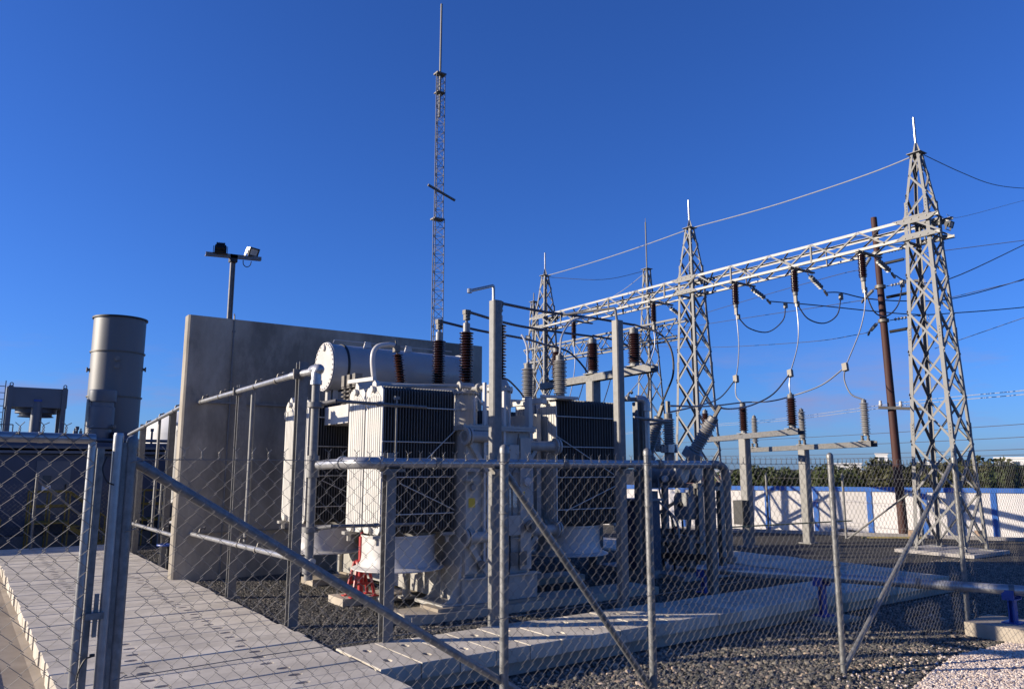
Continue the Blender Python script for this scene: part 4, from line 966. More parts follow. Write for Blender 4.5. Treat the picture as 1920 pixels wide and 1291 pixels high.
part('cable_tie', MB().poly(curve([fp(0.60, 1.86, 0.02), fp(0.58, 1.80, 0.04), fp(0.60, 1.74, 0.05), fp(0.635, 1.72, 0.045)]), 0.004, 5).poly(curve([fp(0.60, 0.92, 0.045), fp(0.57, 0.91, 0.05), fp(0.55, 0.86, 0.04), fp(0.545, 0.82, 0.03)]), 0.004, 5).lathe([(0.012, 0), (0.012, 0.012)], fp(0.60, 0.92, 0.05), (0, 0, 1), 8), 'black', gt)

# fence across the far end of the plank path, and the far perimeter fence
f2 = thing('chain_link_fence', (1.0, 20.8, 0), 'thin chain-link fence across the far end of the plank path at left', 'fence')
for x, z1 in ((-1.2, 1.66), (1.52, 1.66), (4.2, 1.66)):
    part('post', MB().tube((x, 20.95, GZ), (x, 20.95, z1), 0.03, 10).lathe([(0.035, 0), (0.02, 0.03)], (x, 20.95, z1), (0, 0, 1), 10), 'galv', f2)
part('brace', MB().tube((1.52, 20.95, 1.55), (3.4, 20.95, -0.1), 0.022, 8), 'galv', f2)
part('chain_mesh', chain(MB(), lambda u, z, o: Vector((u, 20.91 + o, z)), -1.4, 3.2, -0.05, 1.5, 0.1, 0.1, 0.0016, tips=False, nn=3), 'wire', f2, kind='stuff')
f3 = thing('perimeter_fence', (22.0, 14, GZ), 'thin perimeter fence posts with a diagonal stay before the white wall', 'fence')
for x, y_ in ((22.0, 16.25), (22.0, 13.5), (22.0, 11.2)):
    part('post', MB().tube((x, y_, GZ), (x, y_, 1.62), 0.035, 10).lathe([(0.042, 0), (0.02, 0.04)], (x, y_, 1.62), (0, 0, 1), 10), 'galv', f3)
part('brace', MB().tube((22.0, 11.5, 1.10), (22.0, 13.45, GZ), 0.028, 8), 'galv', f3)
sw = MB()
for z in (1.5, 0.8, 0.1): sw.tube((22, 16.25, z), (22, 11.2, z), 0.004, 4)
pieces('strand_wire', sw, 'wire', f3)

# ------------------------------------------------------------------ steel gantry: lattice towers and box-truss beam
ZB0, ZB1, ZPK = 7.83, 8.39, 10.25
def tower_half(z):
    if z <= ZB0: return 0.62 + (0.335 - 0.62) * (z - GZ) / (ZB0 - GZ)
    return 0.335 + (0.115 - 0.335) * max(0, (z - ZB1)) / (ZPK - ZB1)
def lattice_tower(cx, cy, label, rod=1.06, leg=0.095, brc=0.055, panels=7, group='gantry towers', padz=0.10):
    T = thing('lattice_tower', (cx, cy, GZ), label, 'tower', group)
    def P_(sx, sy, z): h = tower_half(z); return Vector((cx + sx * h, cy + sy * h, z))
    for sx in (-1, 1):
        for sy in (-1, 1):
            mb = MB()
            mb.angle(P_(sx, sy, GZ + padz), P_(sx, sy, ZB0), (-sx, 0, 0), (0, -sy, 0), leg, 0.010)
            mb.angle(P_(sx, sy, ZB0), P_(sx, sy, ZB1), (-sx, 0, 0), (0, -sy, 0), leg, 0.010)
            mb.angle(P_(sx, sy, ZB1), P_(sx, sy, ZPK), (-sx, 0, 0), (0, -sy, 0), leg * 0.75, 0.008)
            lg = part('leg', mb, 'galv_tower', T, smooth=False)
            b = P_(sx, sy, GZ + padz)
            part('base_plate', MB().box((b.x - 0.16, b.y - 0.16, GZ + padz - 0.02), (b.x + 0.16, b.y + 0.16, GZ + padz)), 'galv_tower', lg)
            sp2 = MB()
            for zz in (2.62, 5.1, 8.55):
                q = P_(sx, sy, zz + 0.17)
                sp2.box((q.x + sx * 0.003 - (0.085 if sx > 0 else 0), q.y + (sy * 0.004 if sy < 0 else 0) - 0.004, zz), (q.x + sx * 0.003 + (0.085 if sx < 0 else 0), q.y + 0.006, zz + 0.34))
                sp2.box((q.x - 0.006, q.y - (0.085 if sy > 0 else 0), zz), (q.x + 0.006, q.y + (0.085 if sy < 0 else 0), zz + 0.34))
                for bz in (0.05, 0.13, 0.21, 0.29):
                    sp2.box((q.x - sx * 0.045 - 0.012, q.y + sy * 0.008 - 0.012, zz + bz - 0.012), (q.x - sx * 0.045 + 0.012, q.y + sy * 0.008 + 0.012, zz + bz + 0.012))
                    sp2.box((q.x + sx * 0.008 - 0.012, q.y - sy * 0.045 - 0.012, zz + bz - 0.012), (q.x + sx * 0.008 + 0.012, q.y - sy * 0.045 + 0.012, zz + bz + 0.012))
            part('splice', sp2, 'galv_tower', lg, kind='stuff', smooth=False)
    # X-bracing on the four faces, panels shortening upward
    zs = [GZ + padz + 0.05]
    hgt = ZB0 - 0.05 - zs[0]; ws = [1.12 - 0.055 * k for k in range(panels)]; tot = sum(ws)
    for w_ in ws: zs.append(zs[-1] + hgt * w_ / tot)
    faces = [((-1, -1), (1, -1), (0, -1, 0)), ((-1, 1), (1, 1), (0, 1, 0)), ((-1, -1), (-1, 1), (-1, 0, 0)), ((1, -1), (1, 1), (1, 0, 0))]
    for a, b, nrm in faces:
        nv = Vector(nrm)
        for z0_, z1_ in zip(zs[:-1], zs[1:]):
            for k, (p, q) in enumerate(((P_(*a, z0_), P_(*b, z1_)), (P_(*b, z0_), P_(*a, z1_)))):
                off = nv * (-0.012 if k else 0.004)
                d = (q - p).normalized(); side = d.cross(nv)
                part('brace', MB().angle(p + off, q + off, side, -nv, brc, 0.006), 'galv_tower', T, smooth=False)
        # waist and peak
        zq = [ZB1 + 0.02, ZB1 + 0.66, ZB1 + 1.24, ZPK - 0.06]
        for i, (z0_, z1_) in enumerate(zip(zq[:-1], zq[1:])):
            p, q = (P_(*a, z0_), P_(*b, z1_)) if i % 2 else (P_(*b, z0_), P_(*a, z1_))
            d = (q - p).normalized()
            part('brace', MB().angle(p + nv * 0.004, q + nv * 0.004, d.cross(nv), -nv, brc * 0.85, 0.005), 'galv_tower', T, smooth=False)
            p, q = (P_(*b, z0_), P_(*a, z1_)) if i % 2 else (P_(*a, z0_), P_(*b, z1_))
            if i != 1:
                part('brace', MB().angle(p - nv * 0.010, q - nv * 0.010, d.cross(nv), -nv, brc * 0.8, 0.005), 'galv_tower', T, smooth=False)
        for zz in (ZB0 - 0.02, ZB1 + 0.02):
            p, q = P_(*a, zz), P_(*b, zz)
            part('strut', MB().angle(p + nv * 0.012, q + nv * 0.012, (0, 0, 1), nv, 0.06, 0.006), 'galv_tower', T, smooth=False)
    part('cap_plate', MB().box((cx - 0.19, cy - 0.19, ZPK), (cx + 0.19, cy + 0.19, ZPK + 0.018)), 'galv_tower', T)
    fin = MB()
    for k in range(4):
        a = k * math.pi / 2; d = Vector((math.cos(a), math.sin(a), 0)); e = Vector((-d.y, d.x, 0)) * 0.005
        o_ = Vector((cx, cy, ZPK + 0.018))
        fin.extrude([o_ + d * 0.02 - e, o_ + d * 0.12 - e, o_ + d * 0.035 - e + Vector((0, 0, 0.30)), o_ + d * 0.02 - e + Vector((0, 0, 0.30))], e * 2)
    part('rod_gusset', fin, 'galv_tower', T, smooth=False)
    part('lightning_rod', MB().tube((cx, cy, ZPK + 0.018), (cx, cy, ZPK + rod), 0.032, 10).tube((cx, cy, ZPK + rod), (cx, cy, ZPK + rod + 0.012), 0.032, 10, 0.01), 'galv_bright', T)
    return T
GX = 20.5
lattice_tower(GX, 9.75, 'nearest tall galvanised lattice tower at the right end of the gantry beam')
lattice_tower(GX, 17.82, 'middle galvanised lattice tower of the gantry, behind the circuit breaker')
lattice_tower(GX, 26.2, 'farthest lattice tower at the left end of the long gantry beam')
pdm = 0.10
for cy_, lab in ((9.75, 'low concrete footing slab under the nearest lattice tower'), (17.82, 'low concrete footing slab under the middle lattice tower')):
    single('tower_footing', MB().box((GX - 0.95, cy_ - 0.95, GZ - 0.05), (GX + 0.95, cy_ + 0.95, GZ + 0.08)), 'kerb', lab, 'footing', 'tower footings', smooth=False)

gb = thing('gantry_beam', (GX, 17.9, ZB0), 'long galvanised box-truss beam spanning the three lattice towers', 'gantry beam')
BX0, BX1, BY0, BY1 = GX - 0.40, GX + 0.40, 9.15, 26.85
for x, sx in ((BX0, 1), (BX1, -1)):
    for z, sz in ((ZB0, 1), (ZB1, -1)):
        part('chord', MB().angle((x, BY0, z), (x, BY1, z), (sx, 0, 0), (0, 0, sz), 0.078, 0.009), 'galv_chord', gb, smooth=False)
npan = 24; st = (BY1 - BY0) / npan
for k in range(npan):
    ya, yb_ = BY0 + k * st, BY0 + (k + 1) * st
    up = k % 2 == 0
    for x, s in ((BX0, -1), (BX1, 1)):
        p, q = ((x, ya, ZB0 + 0.04), (x, yb_, ZB1 - 0.04)) if up else ((x, ya, ZB1 - 0.04), (x, yb_, ZB0 + 0.04))
        d = (Vector(q) - Vector(p)).normalized()
        part('diagonal', MB().angle(Vector(p) + Vector((s * 0.004, 0, 0)), Vector(q) + Vector((s * 0.004, 0, 0)), d.cross(Vector((s, 0, 0))), (-s, 0, 0), 0.045, 0.006), 'galv_tower', gb, smooth=False)
        if k % 4 == 0: part('vertical', MB().angle((x + s * 0.012, yb_, ZB0 + 0.02), (x + s * 0.012, yb_, ZB1 - 0.02), (0, 1, 0), (-s, 0, 0), 0.05, 0.006), 'galv_tower', gb, smooth=False)
    for z, s in ((ZB0, -1), (ZB1, 1)):
        p, q = ((BX0 + 0.03, ya, z), (BX1 - 0.03, yb_, z)) if up else ((BX1 - 0.03, ya, z), (BX0 + 0.03, yb_, z))
        part('lacing', MB().bar(Vector(p) + Vector((0, 0, s * 0.008)), Vector(q) + Vector((0, 0, s * 0.008)), 0.05, 0.008), 'galv_tower', gb, smooth=False)
for cy_ in (9.75, 17.82, 26.2):
    for x, s in ((BX0, -1), (BX1, 1)):
        for z, sz in ((ZB0, 1), (ZB1, -1)):
            w0 = 0.62; 
            part('gusset', MB().extrude([(x + s * 0.006, cy_ - w0, z - sz * 0.012), (x + s * 0.006, cy_ + w0, z - sz * 0.012), (x + s * 0.006, cy_ + w0 * 0.55, z + sz * 0.14), (x + s * 0.006, cy_ - w0 * 0.55, z + sz * 0.14)], (s * 0.010, 0, 0)), 'galv_tower', gb, smooth=False)
            blt = MB()
            for k in range(6):
                yy = cy_ - 0.5 + k * 0.2; blt.box((x + s * 0.017, yy - 0.014, z + sz * 0.035 - 0.014), (x + s * 0.034, yy + 0.014, z + sz * 0.035 + 0.014))
            part('bolts', blt, 'clamp', gb, kind='stuff', smooth=False)
# small lamp under the beam at the near tower
lm = thing('floodlight', (GX - 0.05, 9.2, ZB0 + 0.08), 'small black floodlight clamped to the gantry beam end at the near tower', 'floodlight')
floodlight(Vector((GX - 0.05, 9.05, ZB0 + 0.24)), rad(0), rad(20), 'black', lm)
lm2 = thing('floodlight', (GX - 0.1, 26.75, ZB0 - 0.2), 'small black floodlight left of the farthest gantry tower', 'floodlight')
floodlight(Vector((GX - 0.2, 27.2, ZB0 - 0.22)), rad(-60), rad(15), 'black', lm2)

# far gantry behind, built as joined lattice
def far_tower(cx, cy, zb, zt, hb, ht, label, rodlen):
    T = thing('far_lattice_tower', (cx, cy, GZ), label, 'tower', 'far gantry towers')
    mb = MB()
    def P_(sx, sy, z): h = hb + (ht - hb) * (z - zb) / (zt - zb); return Vector((cx + sx * h, cy + sy * h, z))
    for sx in (-1, 1):
        for sy in (-1, 1): part('leg', MB().angle(P_(sx, sy, zb), P_(sx, sy, zt), (-sx, 0, 0), (0, -sy, 0), 0.08, 0.009), 'galv_tower', T, smooth=False)
    n = 11
    for a, b in (((-1, -1), (1, -1)), ((-1, 1), (1, 1)), ((-1, -1), (-1, 1)), ((1, -1), (1, 1))):
        for k in range(n):
            z0_, z1_ = zb + (zt - zb) * k / n, zb + (zt - zb) * (k + 1) / n
            mb.bar(P_(*a, z0_), P_(*b, z1_), 0.04, 0.012); mb.bar(P_(*b, z0_), P_(*a, z1_), 0.041, 0.013)
    part('lattice', mb, 'galv_tower', T, kind='stuff', smooth=False)
    part('cap_plate', MB().box((cx - 0.18, cy - 0.18, zt), (cx + 0.18, cy + 0.18, zt + 0.02)), 'galv_tower', T)
    part('lightning_rod', MB().tube((cx, cy, zt), (cx, cy, zt + rodlen * 0.92), 0.03, 8).tube((cx, cy, zt + rodlen * 0.92), (cx, cy, zt + rodlen), 0.01, 6), 'galv_tower', T)
    return T
far_tower(23.5, 22.9, GZ, 10.3, 0.62, 0.12, 'slender lattice tower with a very long lightning rod behind the gantry', 2.3)
far_tower(23.5, 31.0, GZ, 10.3, 0.62, 0.12, 'hidden lattice tower holding the far end of the small rear beam', 0.5)
fb = thing('far_gantry_beam', (23.5, 27, 7.1), 'small lattice beam of the rear gantry seen below the long beam', 'gantry beam')
for x in (23.15, 23.85):
    for z in (7.08, 7.78): part('chord', MB().bar((x, 21.0, z), (x, 31.4, z), 0.07, 0.07), 'galv_tower', fb, smooth=False)
mb = MB(); st = 0.65
for k in range(16):
    ya, yb_ = 21.0 + k * st, 21.0 + (k + 1) * st
    for x in (23.15, 23.85):
        mb.bar((x, ya, 7.08 if k % 2 else 7.78), (x, yb_, 7.78 if k % 2 else 7.08), 0.04, 0.03)
    for z in (7.04, 7.82):
        mb.bar((23.15 if k % 2 else 23.85, ya, z), (23.85 if k % 2 else 23.15, yb_, z), 0.04, 0.02)
part('lattice', mb, 'galv_tower', fb, kind='stuff', smooth=False)

# tall slim lattice mast
ms = thing('lattice_mast', (13.72, 24.0, GZ), 'very tall slim triangular lattice mast with a long rod on top', 'mast')
def mast_section(z0, z1, r, parent, lean0=0.0):
    cor = [Vector((13.72 + r * math.cos(a), 24.0 + r * math.sin(a), 0)) for a in (rad(200), rad(320), rad(80))]
    for c_ in cor: part('rail', MB().tube((c_.x, c_.y, z0), (c_.x, c_.y, z1), 0.017, 6), 'galv_tower', parent)
    mb = MB(); n = int((z1 - z0) / 0.34)
    for i in range(3):
        a, b = cor[i], cor[(i + 1) % 3]
        for k in range(n + 1):
            z = z0 + (z1 - z0) * k / n
            mb.tube((a.x, a.y, z), (b.x, b.y, z), 0.009, 4)
            if k < n: 
                zz = z0 + (z1 - z0) * (k + 1) / n
                mb.tube((a.x, a.y, z if k % 2 else zz), (b.x, b.y, zz if k % 2 else z), 0.010, 4)
    part('lattice', mb, 'galv_tower', parent, kind='stuff')
mast_section(GZ, 10.95, 0.25, ms); mast_section(10.95, 16.75, 0.20, ms)
part('joint_plate', MB().box((13.50, 23.85, 10.93), (13.94, 24.18, 10.98)).box((13.55, 23.85, 15.96), (13.89, 24.15, 16.0)).box((13.52, 23.85, 16.72), (13.92, 24.15, 16.78)), 'clamp', ms)
part('lightning_rod', MB().tube((13.72, 24.0, 15.0), (13.74, 24.0, 19.7), 0.042, 10), 'galv_tower', ms)
part('cross_tube', MB().tube((13.15, 23.75, 12.10), (14.30, 23.75, 11.74), 0.05, 10), 'clamp', ms)

# ------------------------------------------------------------------ insulators on the gantry, droppers and cables
hang = [(11.30, 'near'), (13.46, 'second'), (15.66, 'third'), (19.32, 'fourth'), (23.81, 'fifth')]
hl = {'near': 'brown porcelain insulator hanging from the gantry beam nearest the right tower',
      'second': 'brown insulator hanging from the middle of the right gantry span',
      'third': 'brown insulator hanging from the beam just right of the middle tower',
      'fourth': 'brown insulator hanging from the beam left of the middle tower',
      'fifth': 'brown insulator hanging from the beam near the farthest tower'}
for yy, k in hang:
    insulator('hanging_insulator', hl[k], (GX - 0.40, yy, ZB0 - 0.06), (0, 0, -1), 0.86, 0.07, 0.118, 12, 'porcelain', 'insulator', 'insulators hanging from the gantry beam', 0.14, 0.05, alt=0.01)
    br = MB().box((GX - 0.62, yy - 0.05, ZB0 - 0.058), (GX + 0.62, yy + 0.05, ZB0 - 0.012)).box((GX - 0.52, yy - 0.12, ZB0 - 0.075), (GX - 0.28, yy + 0.12, ZB0 - 0.0585))
    part('cross_bracket', br, 'galv', gb)
def strain(name, label, p, q, n=6, r=0.085):
    p, q = Vector(p), Vector(q); d = (q - p); L = d.length; ax = d.normalized()
    T = thing(name, p, label, 'insulator', 'strain insulator strings')
    part('link', MB().tube(p, p + ax * L * 0.16, 0.014, 6).tube(p + ax * L * 0.84, q, 0.014, 6), 'galv', T)
    ds = MB(); st_ = L * 0.68 / n
    for k in range(n):
        ds.lathe([(0.03, 0), (0.04, st_ * 0.35), (r, st_ * 0.42), (r * 0.95, st_ * 0.55), (0.025, st_ * 0.6), (0.02, st_ * 0.99)], p + ax * (L * 0.16 + k * st_), ax, 12)
    part('discs', ds, 'breaker_paint', T)
    part('clamp', MB().bar(q - ax * 0.02, q + ax * 0.2 - Vector((0, 0, 0.05)), 0.05, 0.07), 'clamp', T)
strain('strain_insulator', 'disc insulator string pulling behind the beam nearest the right tower', (20.92, 11.36, ZB0 - 0.06), (22.0, 11.47, 7.50))
strain('strain_insulator', 'disc insulator string pulling behind the middle of the right gantry span', (20.92, 13.55, ZB0 - 0.06), (22.0, 13.68, 7.39))
strain('strain_insulator', 'disc insulator string pulling behind the beam right of the middle tower', (20.92, 15.72, ZB0 - 0.06), (22.0, 15.82, 7.48))
strain('strain_insulator', 'disc insulator string pulling behind the beam left of the middle tower', (20.92, 19.40, ZB0 - 0.06), (22.0, 19.50, 7.42))
LG = 'line conductors leaving the gantry'
wire('line_conductor', 'upper overhead conductor sagging behind the right tower and rising to the right edge', curve([(22.15, 11.47, 7.47), (23.4, 11.68, 7.51), (26.5, 11.9, 8.07), (34, 12.31, 10.65), (38, 12.27, 12.14)]), 0.019, group=LG)
wire('line_conductor', 'middle overhead conductor sagging behind the right tower', curve([(22.15, 13.68, 7.36), (22.6, 13.48, 7.37), (23.6, 13.16, 7.25), (25.2, 12.63, 7.28), (27.3, 12.14, 7.56), (32, 11.71, 8.83), (36, 11.58, 10.12)]), 0.019, group=LG)
wire('line_conductor', 'lowest overhead conductor sagging behind the right tower', curve([(22.15, 15.82, 7.45), (23.4, 14.9, 7.31), (26.3, 13.22, 7.06), (28, 12.32, 7.17), (31, 11.48, 7.58), (34, 11.26, 8.12)]), 0.019, group=LG)
JG = 'jumper loops under the gantry beam'
def jumper(lab, pts):
    o = thing('jumper_loop', pts[0], lab, 'cable', JG)
    part('cable', MB().poly(curve(pts), 0.02, 6), 'cable', o)
    q = Vector(pts[-1]); part('clamp', MB().box(q - Vector((0.05, 0.05, 0.08)), q + Vector((0.05, 0.05, 0.12))), 'clamp', o)
    q = Vector(pts[0]); part('clamp', MB().box(q - Vector((0.05, 0.05, 0.06)), q + Vector((0.05, 0.05, 0.10))), 'clamp', o)
jumper('dark cable loop hanging beside the rusty pole under the beam', [(20.2, 11.33, 6.70), (20.6, 11.32, 6.14), (21.4, 11.39, 6.14), (22.2, 11.46, 6.59), (22.8, 11.60, 7.30)])
jumper('dark cable loop hanging under the middle of the right gantry span', [(20.2, 13.48, 6.68), (20.7, 13.48, 6.31), (21.4, 13.39, 6.23), (22.0, 13.30, 6.55), (22.6, 13.49, 7.22)])
jumper('dark cable loop hanging under the beam right of the middle tower', [(20.2, 15.67, 6.64), (20.6, 15.56, 6.31), (21.2, 15.29, 6.21), (21.8, 15.12, 6.64), (22.4, 15.40, 7.25)])
DG = 'pale droppers from the gantry insulators'
def dropper(lab, a, b):
    o = thing('dropper_cable', a[0], lab, 'cable', DG)
    part('upper_cable', MB().poly(curve(a), 0.017, 6), 'alu', o)
    part('lower_cable', MB().poly(curve(b), 0.019, 6), 'cable' if len(b) > 3 else 'alu', o)
    q = Vector(b[0]); part('clamp', MB().bar(q - Vector((0.02, 0.02, 0.10)), q + Vector((0.02, 0.02, 0.10)), 0.11, 0.13), 'clamp', o)
    q = Vector(a[0]); part('end_clamp', MB().bar(q - Vector((0, 0, 0.14)), q + Vector((0, 0, 0.12)), 0.07, 0.09), 'clamp', o)
dropper('pale cable dropping from the rightmost hanging insulator to the clamp left of the rusty pole', [(20.1, 11.30, 6.86), (20.0, 11.24, 6.28), (19.6, 11.22, 5.49), (18.7, 11.18, 4.42)], [(18.7, 11.18, 4.42), (18.6, 11.17, 4.08), (18.5, 10.96, 3.69), (18.41, 10.60, 3.52)])
dropper('pale cable dropping from the middle hanging insulator of the right span', [(20.1, 13.46, 6.86), (20.1, 13.42, 6.02), (19.8, 13.30, 5.33), (18.9, 12.97, 4.45)], [(18.9, 12.97, 4.45), (18.9, 13.02, 4.07), (18.7, 11.3, 3.6)][:2] + [(18.74, 11.16 + 1.7, 3.72)])
dropper('pale cable dropping from the insulator right of the middle tower', [(20.1, 15.66, 6.86), (19.8, 15.38, 5.77), (19.0, 14.82, 4.96), (18.2, 14.30, 4.37)], [(18.2, 14.30, 4.37), (18.0, 14.17, 3.88), (17.55, 13.65, 3.62)])
dropper('pale cable dropping from the hanging insulator near the farthest tower', [(20.1, 23.81, 6.86), (20.05, 23.7, 6.0), (19.7, 23.5, 5.0), (19.2, 23.2, 4.2)], [(19.2, 23.2, 4.2), (19.0, 23.1, 3.6), (18.6, 22.6, 3.2)])
dropper('pale cable dropping from the hanging insulator left of the middle tower', [(20.1, 19.32, 6.86), (20.05, 19.3, 6.0), (19.5, 19.5, 4.9), (18.6, 19.9, 3.9)], [(18.6, 19.9, 3.9), (18.3, 20.0, 3.4), (17.8, 20.3, 3.0)])
for i_, (y0_, y1_) in enumerate(((24.6, 22.0), (26.4, 23.6), (28.2, 25.4))):
    wire('rear_cable', ('right', 'middle', 'left')[i_] + ' dark cable slanting down from the small rear lattice beam', curve([(23.1, y0_, 7.0), (21.6, (y0_ + y1_) / 2, 5.4), (19.6, y1_, 3.4)]), 0.02, group='cables under the rear beam')
BG = 'dark cables from the breaker to the post insulators'
wire('bus_cable', 'longest dark cable from the breaker across both post insulators to the right clamp', curve([(10.5, 9.75, 2.93), (14.0, 11.78, 3.22), (17.5, 13.55, 3.60), (18.0, 13.10, 3.62), (18.7, 12.87, 3.78), (18.7, 11.9, 4.01), (18.7, 11.18, 4.42)]), 0.02, group=BG)
wire('bus_cable', 'dark cable from the tilted breaker bushing curving up to the middle clamp', curve([(10.9, 9.10, 2.90), (14.0, 11.18, 3.12), (17.0, 12.88, 3.46), (18.2, 13.06, 3.84), (18.9, 12.97, 4.45)]), 0.02, group=BG)
wire('bus_cable', 'shortest dark cable rising from the breaker to the left clamp', curve([(10.5, 9.80, 2.81), (15.0, 12.96, 3.36), (17.5, 14.33, 3.79), (18.2, 14.3, 4.37)]), 0.018, group=BG)
# earth wires along the tower peaks
wire('earth_wire', 'thin sunlit earth wire from the right tower peak to the middle tower peak', curve([(20.5, 9.6, 10.25), (20.5, 10.94, 10.14), (20.5, 12.8, 10.10), (20.5, 14.9, 10.12), (20.5, 17.82, 10.25)]), 0.017, 'alu', 'wire', 'earth wires')
wire('earth_wire', 'thin sunlit earth wire from the middle tower peak to the farthest peak', sag((20.5, 17.82, 10.24), (20.5, 26.2, 10.24), 0.08), 0.017, 'alu', 'wire', 'earth wires')
wire('earth_wire', 'thin dark earth wire sagging from the right tower peak to the right edge', curve([(20.6, 9.6, 10.2), (24, 10.18, 10.7), (27, 10.51, 11.08), (30, 10.67, 11.64), (33, 10.68, 12.32)]), 0.012, 'cable', 'wire', 'earth wires')
wire('earth_wire', 'thin earth wire between the farthest tower and the slender long-rod tower', curve([(20.5, 26.2, 10.2), (21.8, 23.86, 9.80), (23.5, 22.9, 10.25)]), 0.011, 'cable', 'wire', 'earth wires')
wire('earth_wire', 'faint pale wire sagging left from the slender long-rod tower', curve([(23.5, 22.9, 10.2), (24.5, 26.0, 9.85), (26.5, 33.0, 9.5)]), 0.012, 'alu', 'wire', 'earth wires')

# T-shaped post insulator stands in the switchyard
def tstand(base, zbeam, az, half, mat_, label, group, tops, post_w):
    bx, by = base
    T = thing('insulator_stand', (bx, by, GZ), label, 'stand', group)
    part('post', rhs(MB(), bx, by, GZ, zbeam - 0.14, post_w, 0.02), 'galv', T)
    part('base_plate', MB().box((bx - 0.2, by - 0.2, GZ), (bx + 0.2, by + 0.2, GZ + 0.03)), 'galv', T)
    d = Vector((math.sin(az), math.cos(az), 0)); n_ = Vector((d.y, -d.x, 0))
    c_ = Vector((bx, by, zbeam))
    mb = MB()
    for s in (-1, 1):
        o = c_ + n_ * (0.09 * s)
        mb.angle(o - d * half + Vector((0, 0, -0.14)), o + d * half + Vector((0, 0, -0.14)), (0, 0, 1), n_ * -s, 0.14, 0.012)
    part('crossbeam', mb, 'galv', T, smooth=False)
    pl = MB()
    for t in tops: 
        q = c_ + d * t; pl.box((q.x - 0.14, q.y - 0.14, zbeam + 0.002), (q.x + 0.14, q.y + 0.14, zbeam + 0.02))
    pieces('mount_plate', pl, 'galv', T)
    return [c_ + d * t + Vector((0, 0, 0.02)) for t in tops]
q1 = tstand((17.53, 13.59), 2.74, rad(27), 3.05, 'galv', 'T-shaped galvanised stand carrying brown post insulators right of the middle tower', 'insulator stands', (-2.65, 0.0, 2.65), 0.24)
for q, lab in zip(q1, ('brown post insulator at the right end of the left T-shaped stand', 'brown post insulator at the centre of the left T-shaped stand', 'brown post insulator at the left end of that stand, behind the breaker bushing')):
    insulator('post_insulator', lab, q, (0, 0, 1), 0.86, 0.075, 0.128, 12, 'porcelain', 'insulator', 'brown post insulators on the T stand', 0.13, 0.06, alt=0.012)
q2 = tstand((19.77, 13.28), 2.47, rad(27), 3.35, 'galv', 'T-shaped galvanised stand carrying grey arresters left of the rusty pole', 'insulator stands', (-3.05, 0.0, 3.0), 0.24)
for q, lab in zip(q2, ('slim grey arrester at the right end of the right T-shaped stand', 'slim grey arrester at the centre of the right T-shaped stand', 'slim grey arrester half hidden at the left end of the right stand')):
    T = insulator('line_arrester', lab, q + Vector((0, 0, 0.12)), (0, 0, 1), 0.92, 0.06, 0.115, 17, 'silicone', 'surge arrester', 'grey arresters on the T stand', 0.10, 0.05, alt=0.015)
    mb = MB()
    for k in range(3):
        a = k * 2.094; mb.lathe([(0.04, 0), (0.04, 0.05), (0.028, 0.055), (0.028, 0.09), (0.04, 0.095), (0.04, 0.125)], (q.x + 0.09 * math.cos(a), q.y + 0.09 * math.sin(a), q.z), (0, 0, 1), 10)
    pieces('base_insulator', mb, 'clamp', T)
bx_ = thing('control_box', (17.35, 13.3, 1.0), 'small dark cabinet fixed to the post of the left T-shaped stand', 'cabinet')
part('body', MB().box((17.10, 13.42, 0.33), (17.39, 13.72, 0.96)), 'black', bx_)
part('door', MB().box((17.12, 13.405, 0.36), (17.37, 13.418, 0.93)), 'black', bx_)
wire('yellow_rail', 'thin yellow rail running past the left T-shaped stand at hip height', [(16.0, 13.2, 0.32), (19.7, 11.9, 0.42)], 0.02, 'wood', 'rail')

# post insulator stand behind the right radiator bank
q3 = tstand((10.0, 11.28), 3.62, rad(6), 1.85, 'galv', 'galvanised stand with a crossbeam behind the right radiator bank', 'insulator stands', (-1.30, 0.0, 1.30), 0.22)
for q, lab in zip(q3, ('brown post insulator on the rear crossbeam, right of three', 'brown post insulator on the rear crossbeam, middle of three', 'brown post insulator on the rear crossbeam, left of three')):
    insulator('post_insulator', lab, q, (0, 0, 1), 0.72, 0.08, 0.122, 13, 'porcelain', 'insulator', 'brown post insulators behind the transformer', 0.12, 0.05, 20, alt=0.01)
TG = 'dark conductors from the transformer bushings'
wire('tube_conductor', 'dark conductor from the far left bushing to the left rear post insulator', curve([(6.2, 10.74, 4.18), (7.2, 11.05, 4.17), (8.6, 11.62, 4.24), (10.0 - 0.13, 12.58, 4.36)]), 0.022, group=TG)
wire('tube_conductor', 'dark conductor from the middle bushing to the middle rear post insulator', curve([(6.2, 9.90, 4.20), (7.5, 10.51, 4.23), (8.8, 10.97, 4.31), (10.0, 11.28, 4.38)]), 0.022, group=TG)
wire('tube_conductor', 'dark conductor from the near right bushing to the right rear post insulator', curve([(6.2, 9.02, 4.18), (7.4, 9.49, 4.27), (8.7, 9.81, 4.37), (9.87, 9.99, 4.40)]), 0.022, group=TG)
wire('arrester_lead', 'pale curved lead dropping to the left surge arrester', curve([(8.2, 11.2, 4.2), (7.6, 10.35, 4.02), (7.25, 9.75, 3.72), (7.2, 9.66, 3.46)]), 0.018, 'alu', 'cable', 'arrester leads')
wire('arrester_lead', 'pale curved lead arching down to the right surge arrester', curve([(8.7, 9.81, 4.38), (8.0, 9.48, 4.20), (7.3, 8.92, 3.80), (7.2, 8.86, 3.50)]), 0.018, 'alu', 'cable', 'arrester leads')
AG = 'large dark arcs down to the breaker'
wire('arc_cable', 'large dark cable arc from the right rear insulator down to the breaker', curve([(9.87, 9.99, 4.41), (10.1, 9.59, 4.21), (10.2, 9.40, 3.90), (10.3, 9.46, 3.48), (10.4, 9.73, 3.17), (10.5, 9.97, 2.95)]), 0.02, group=AG)
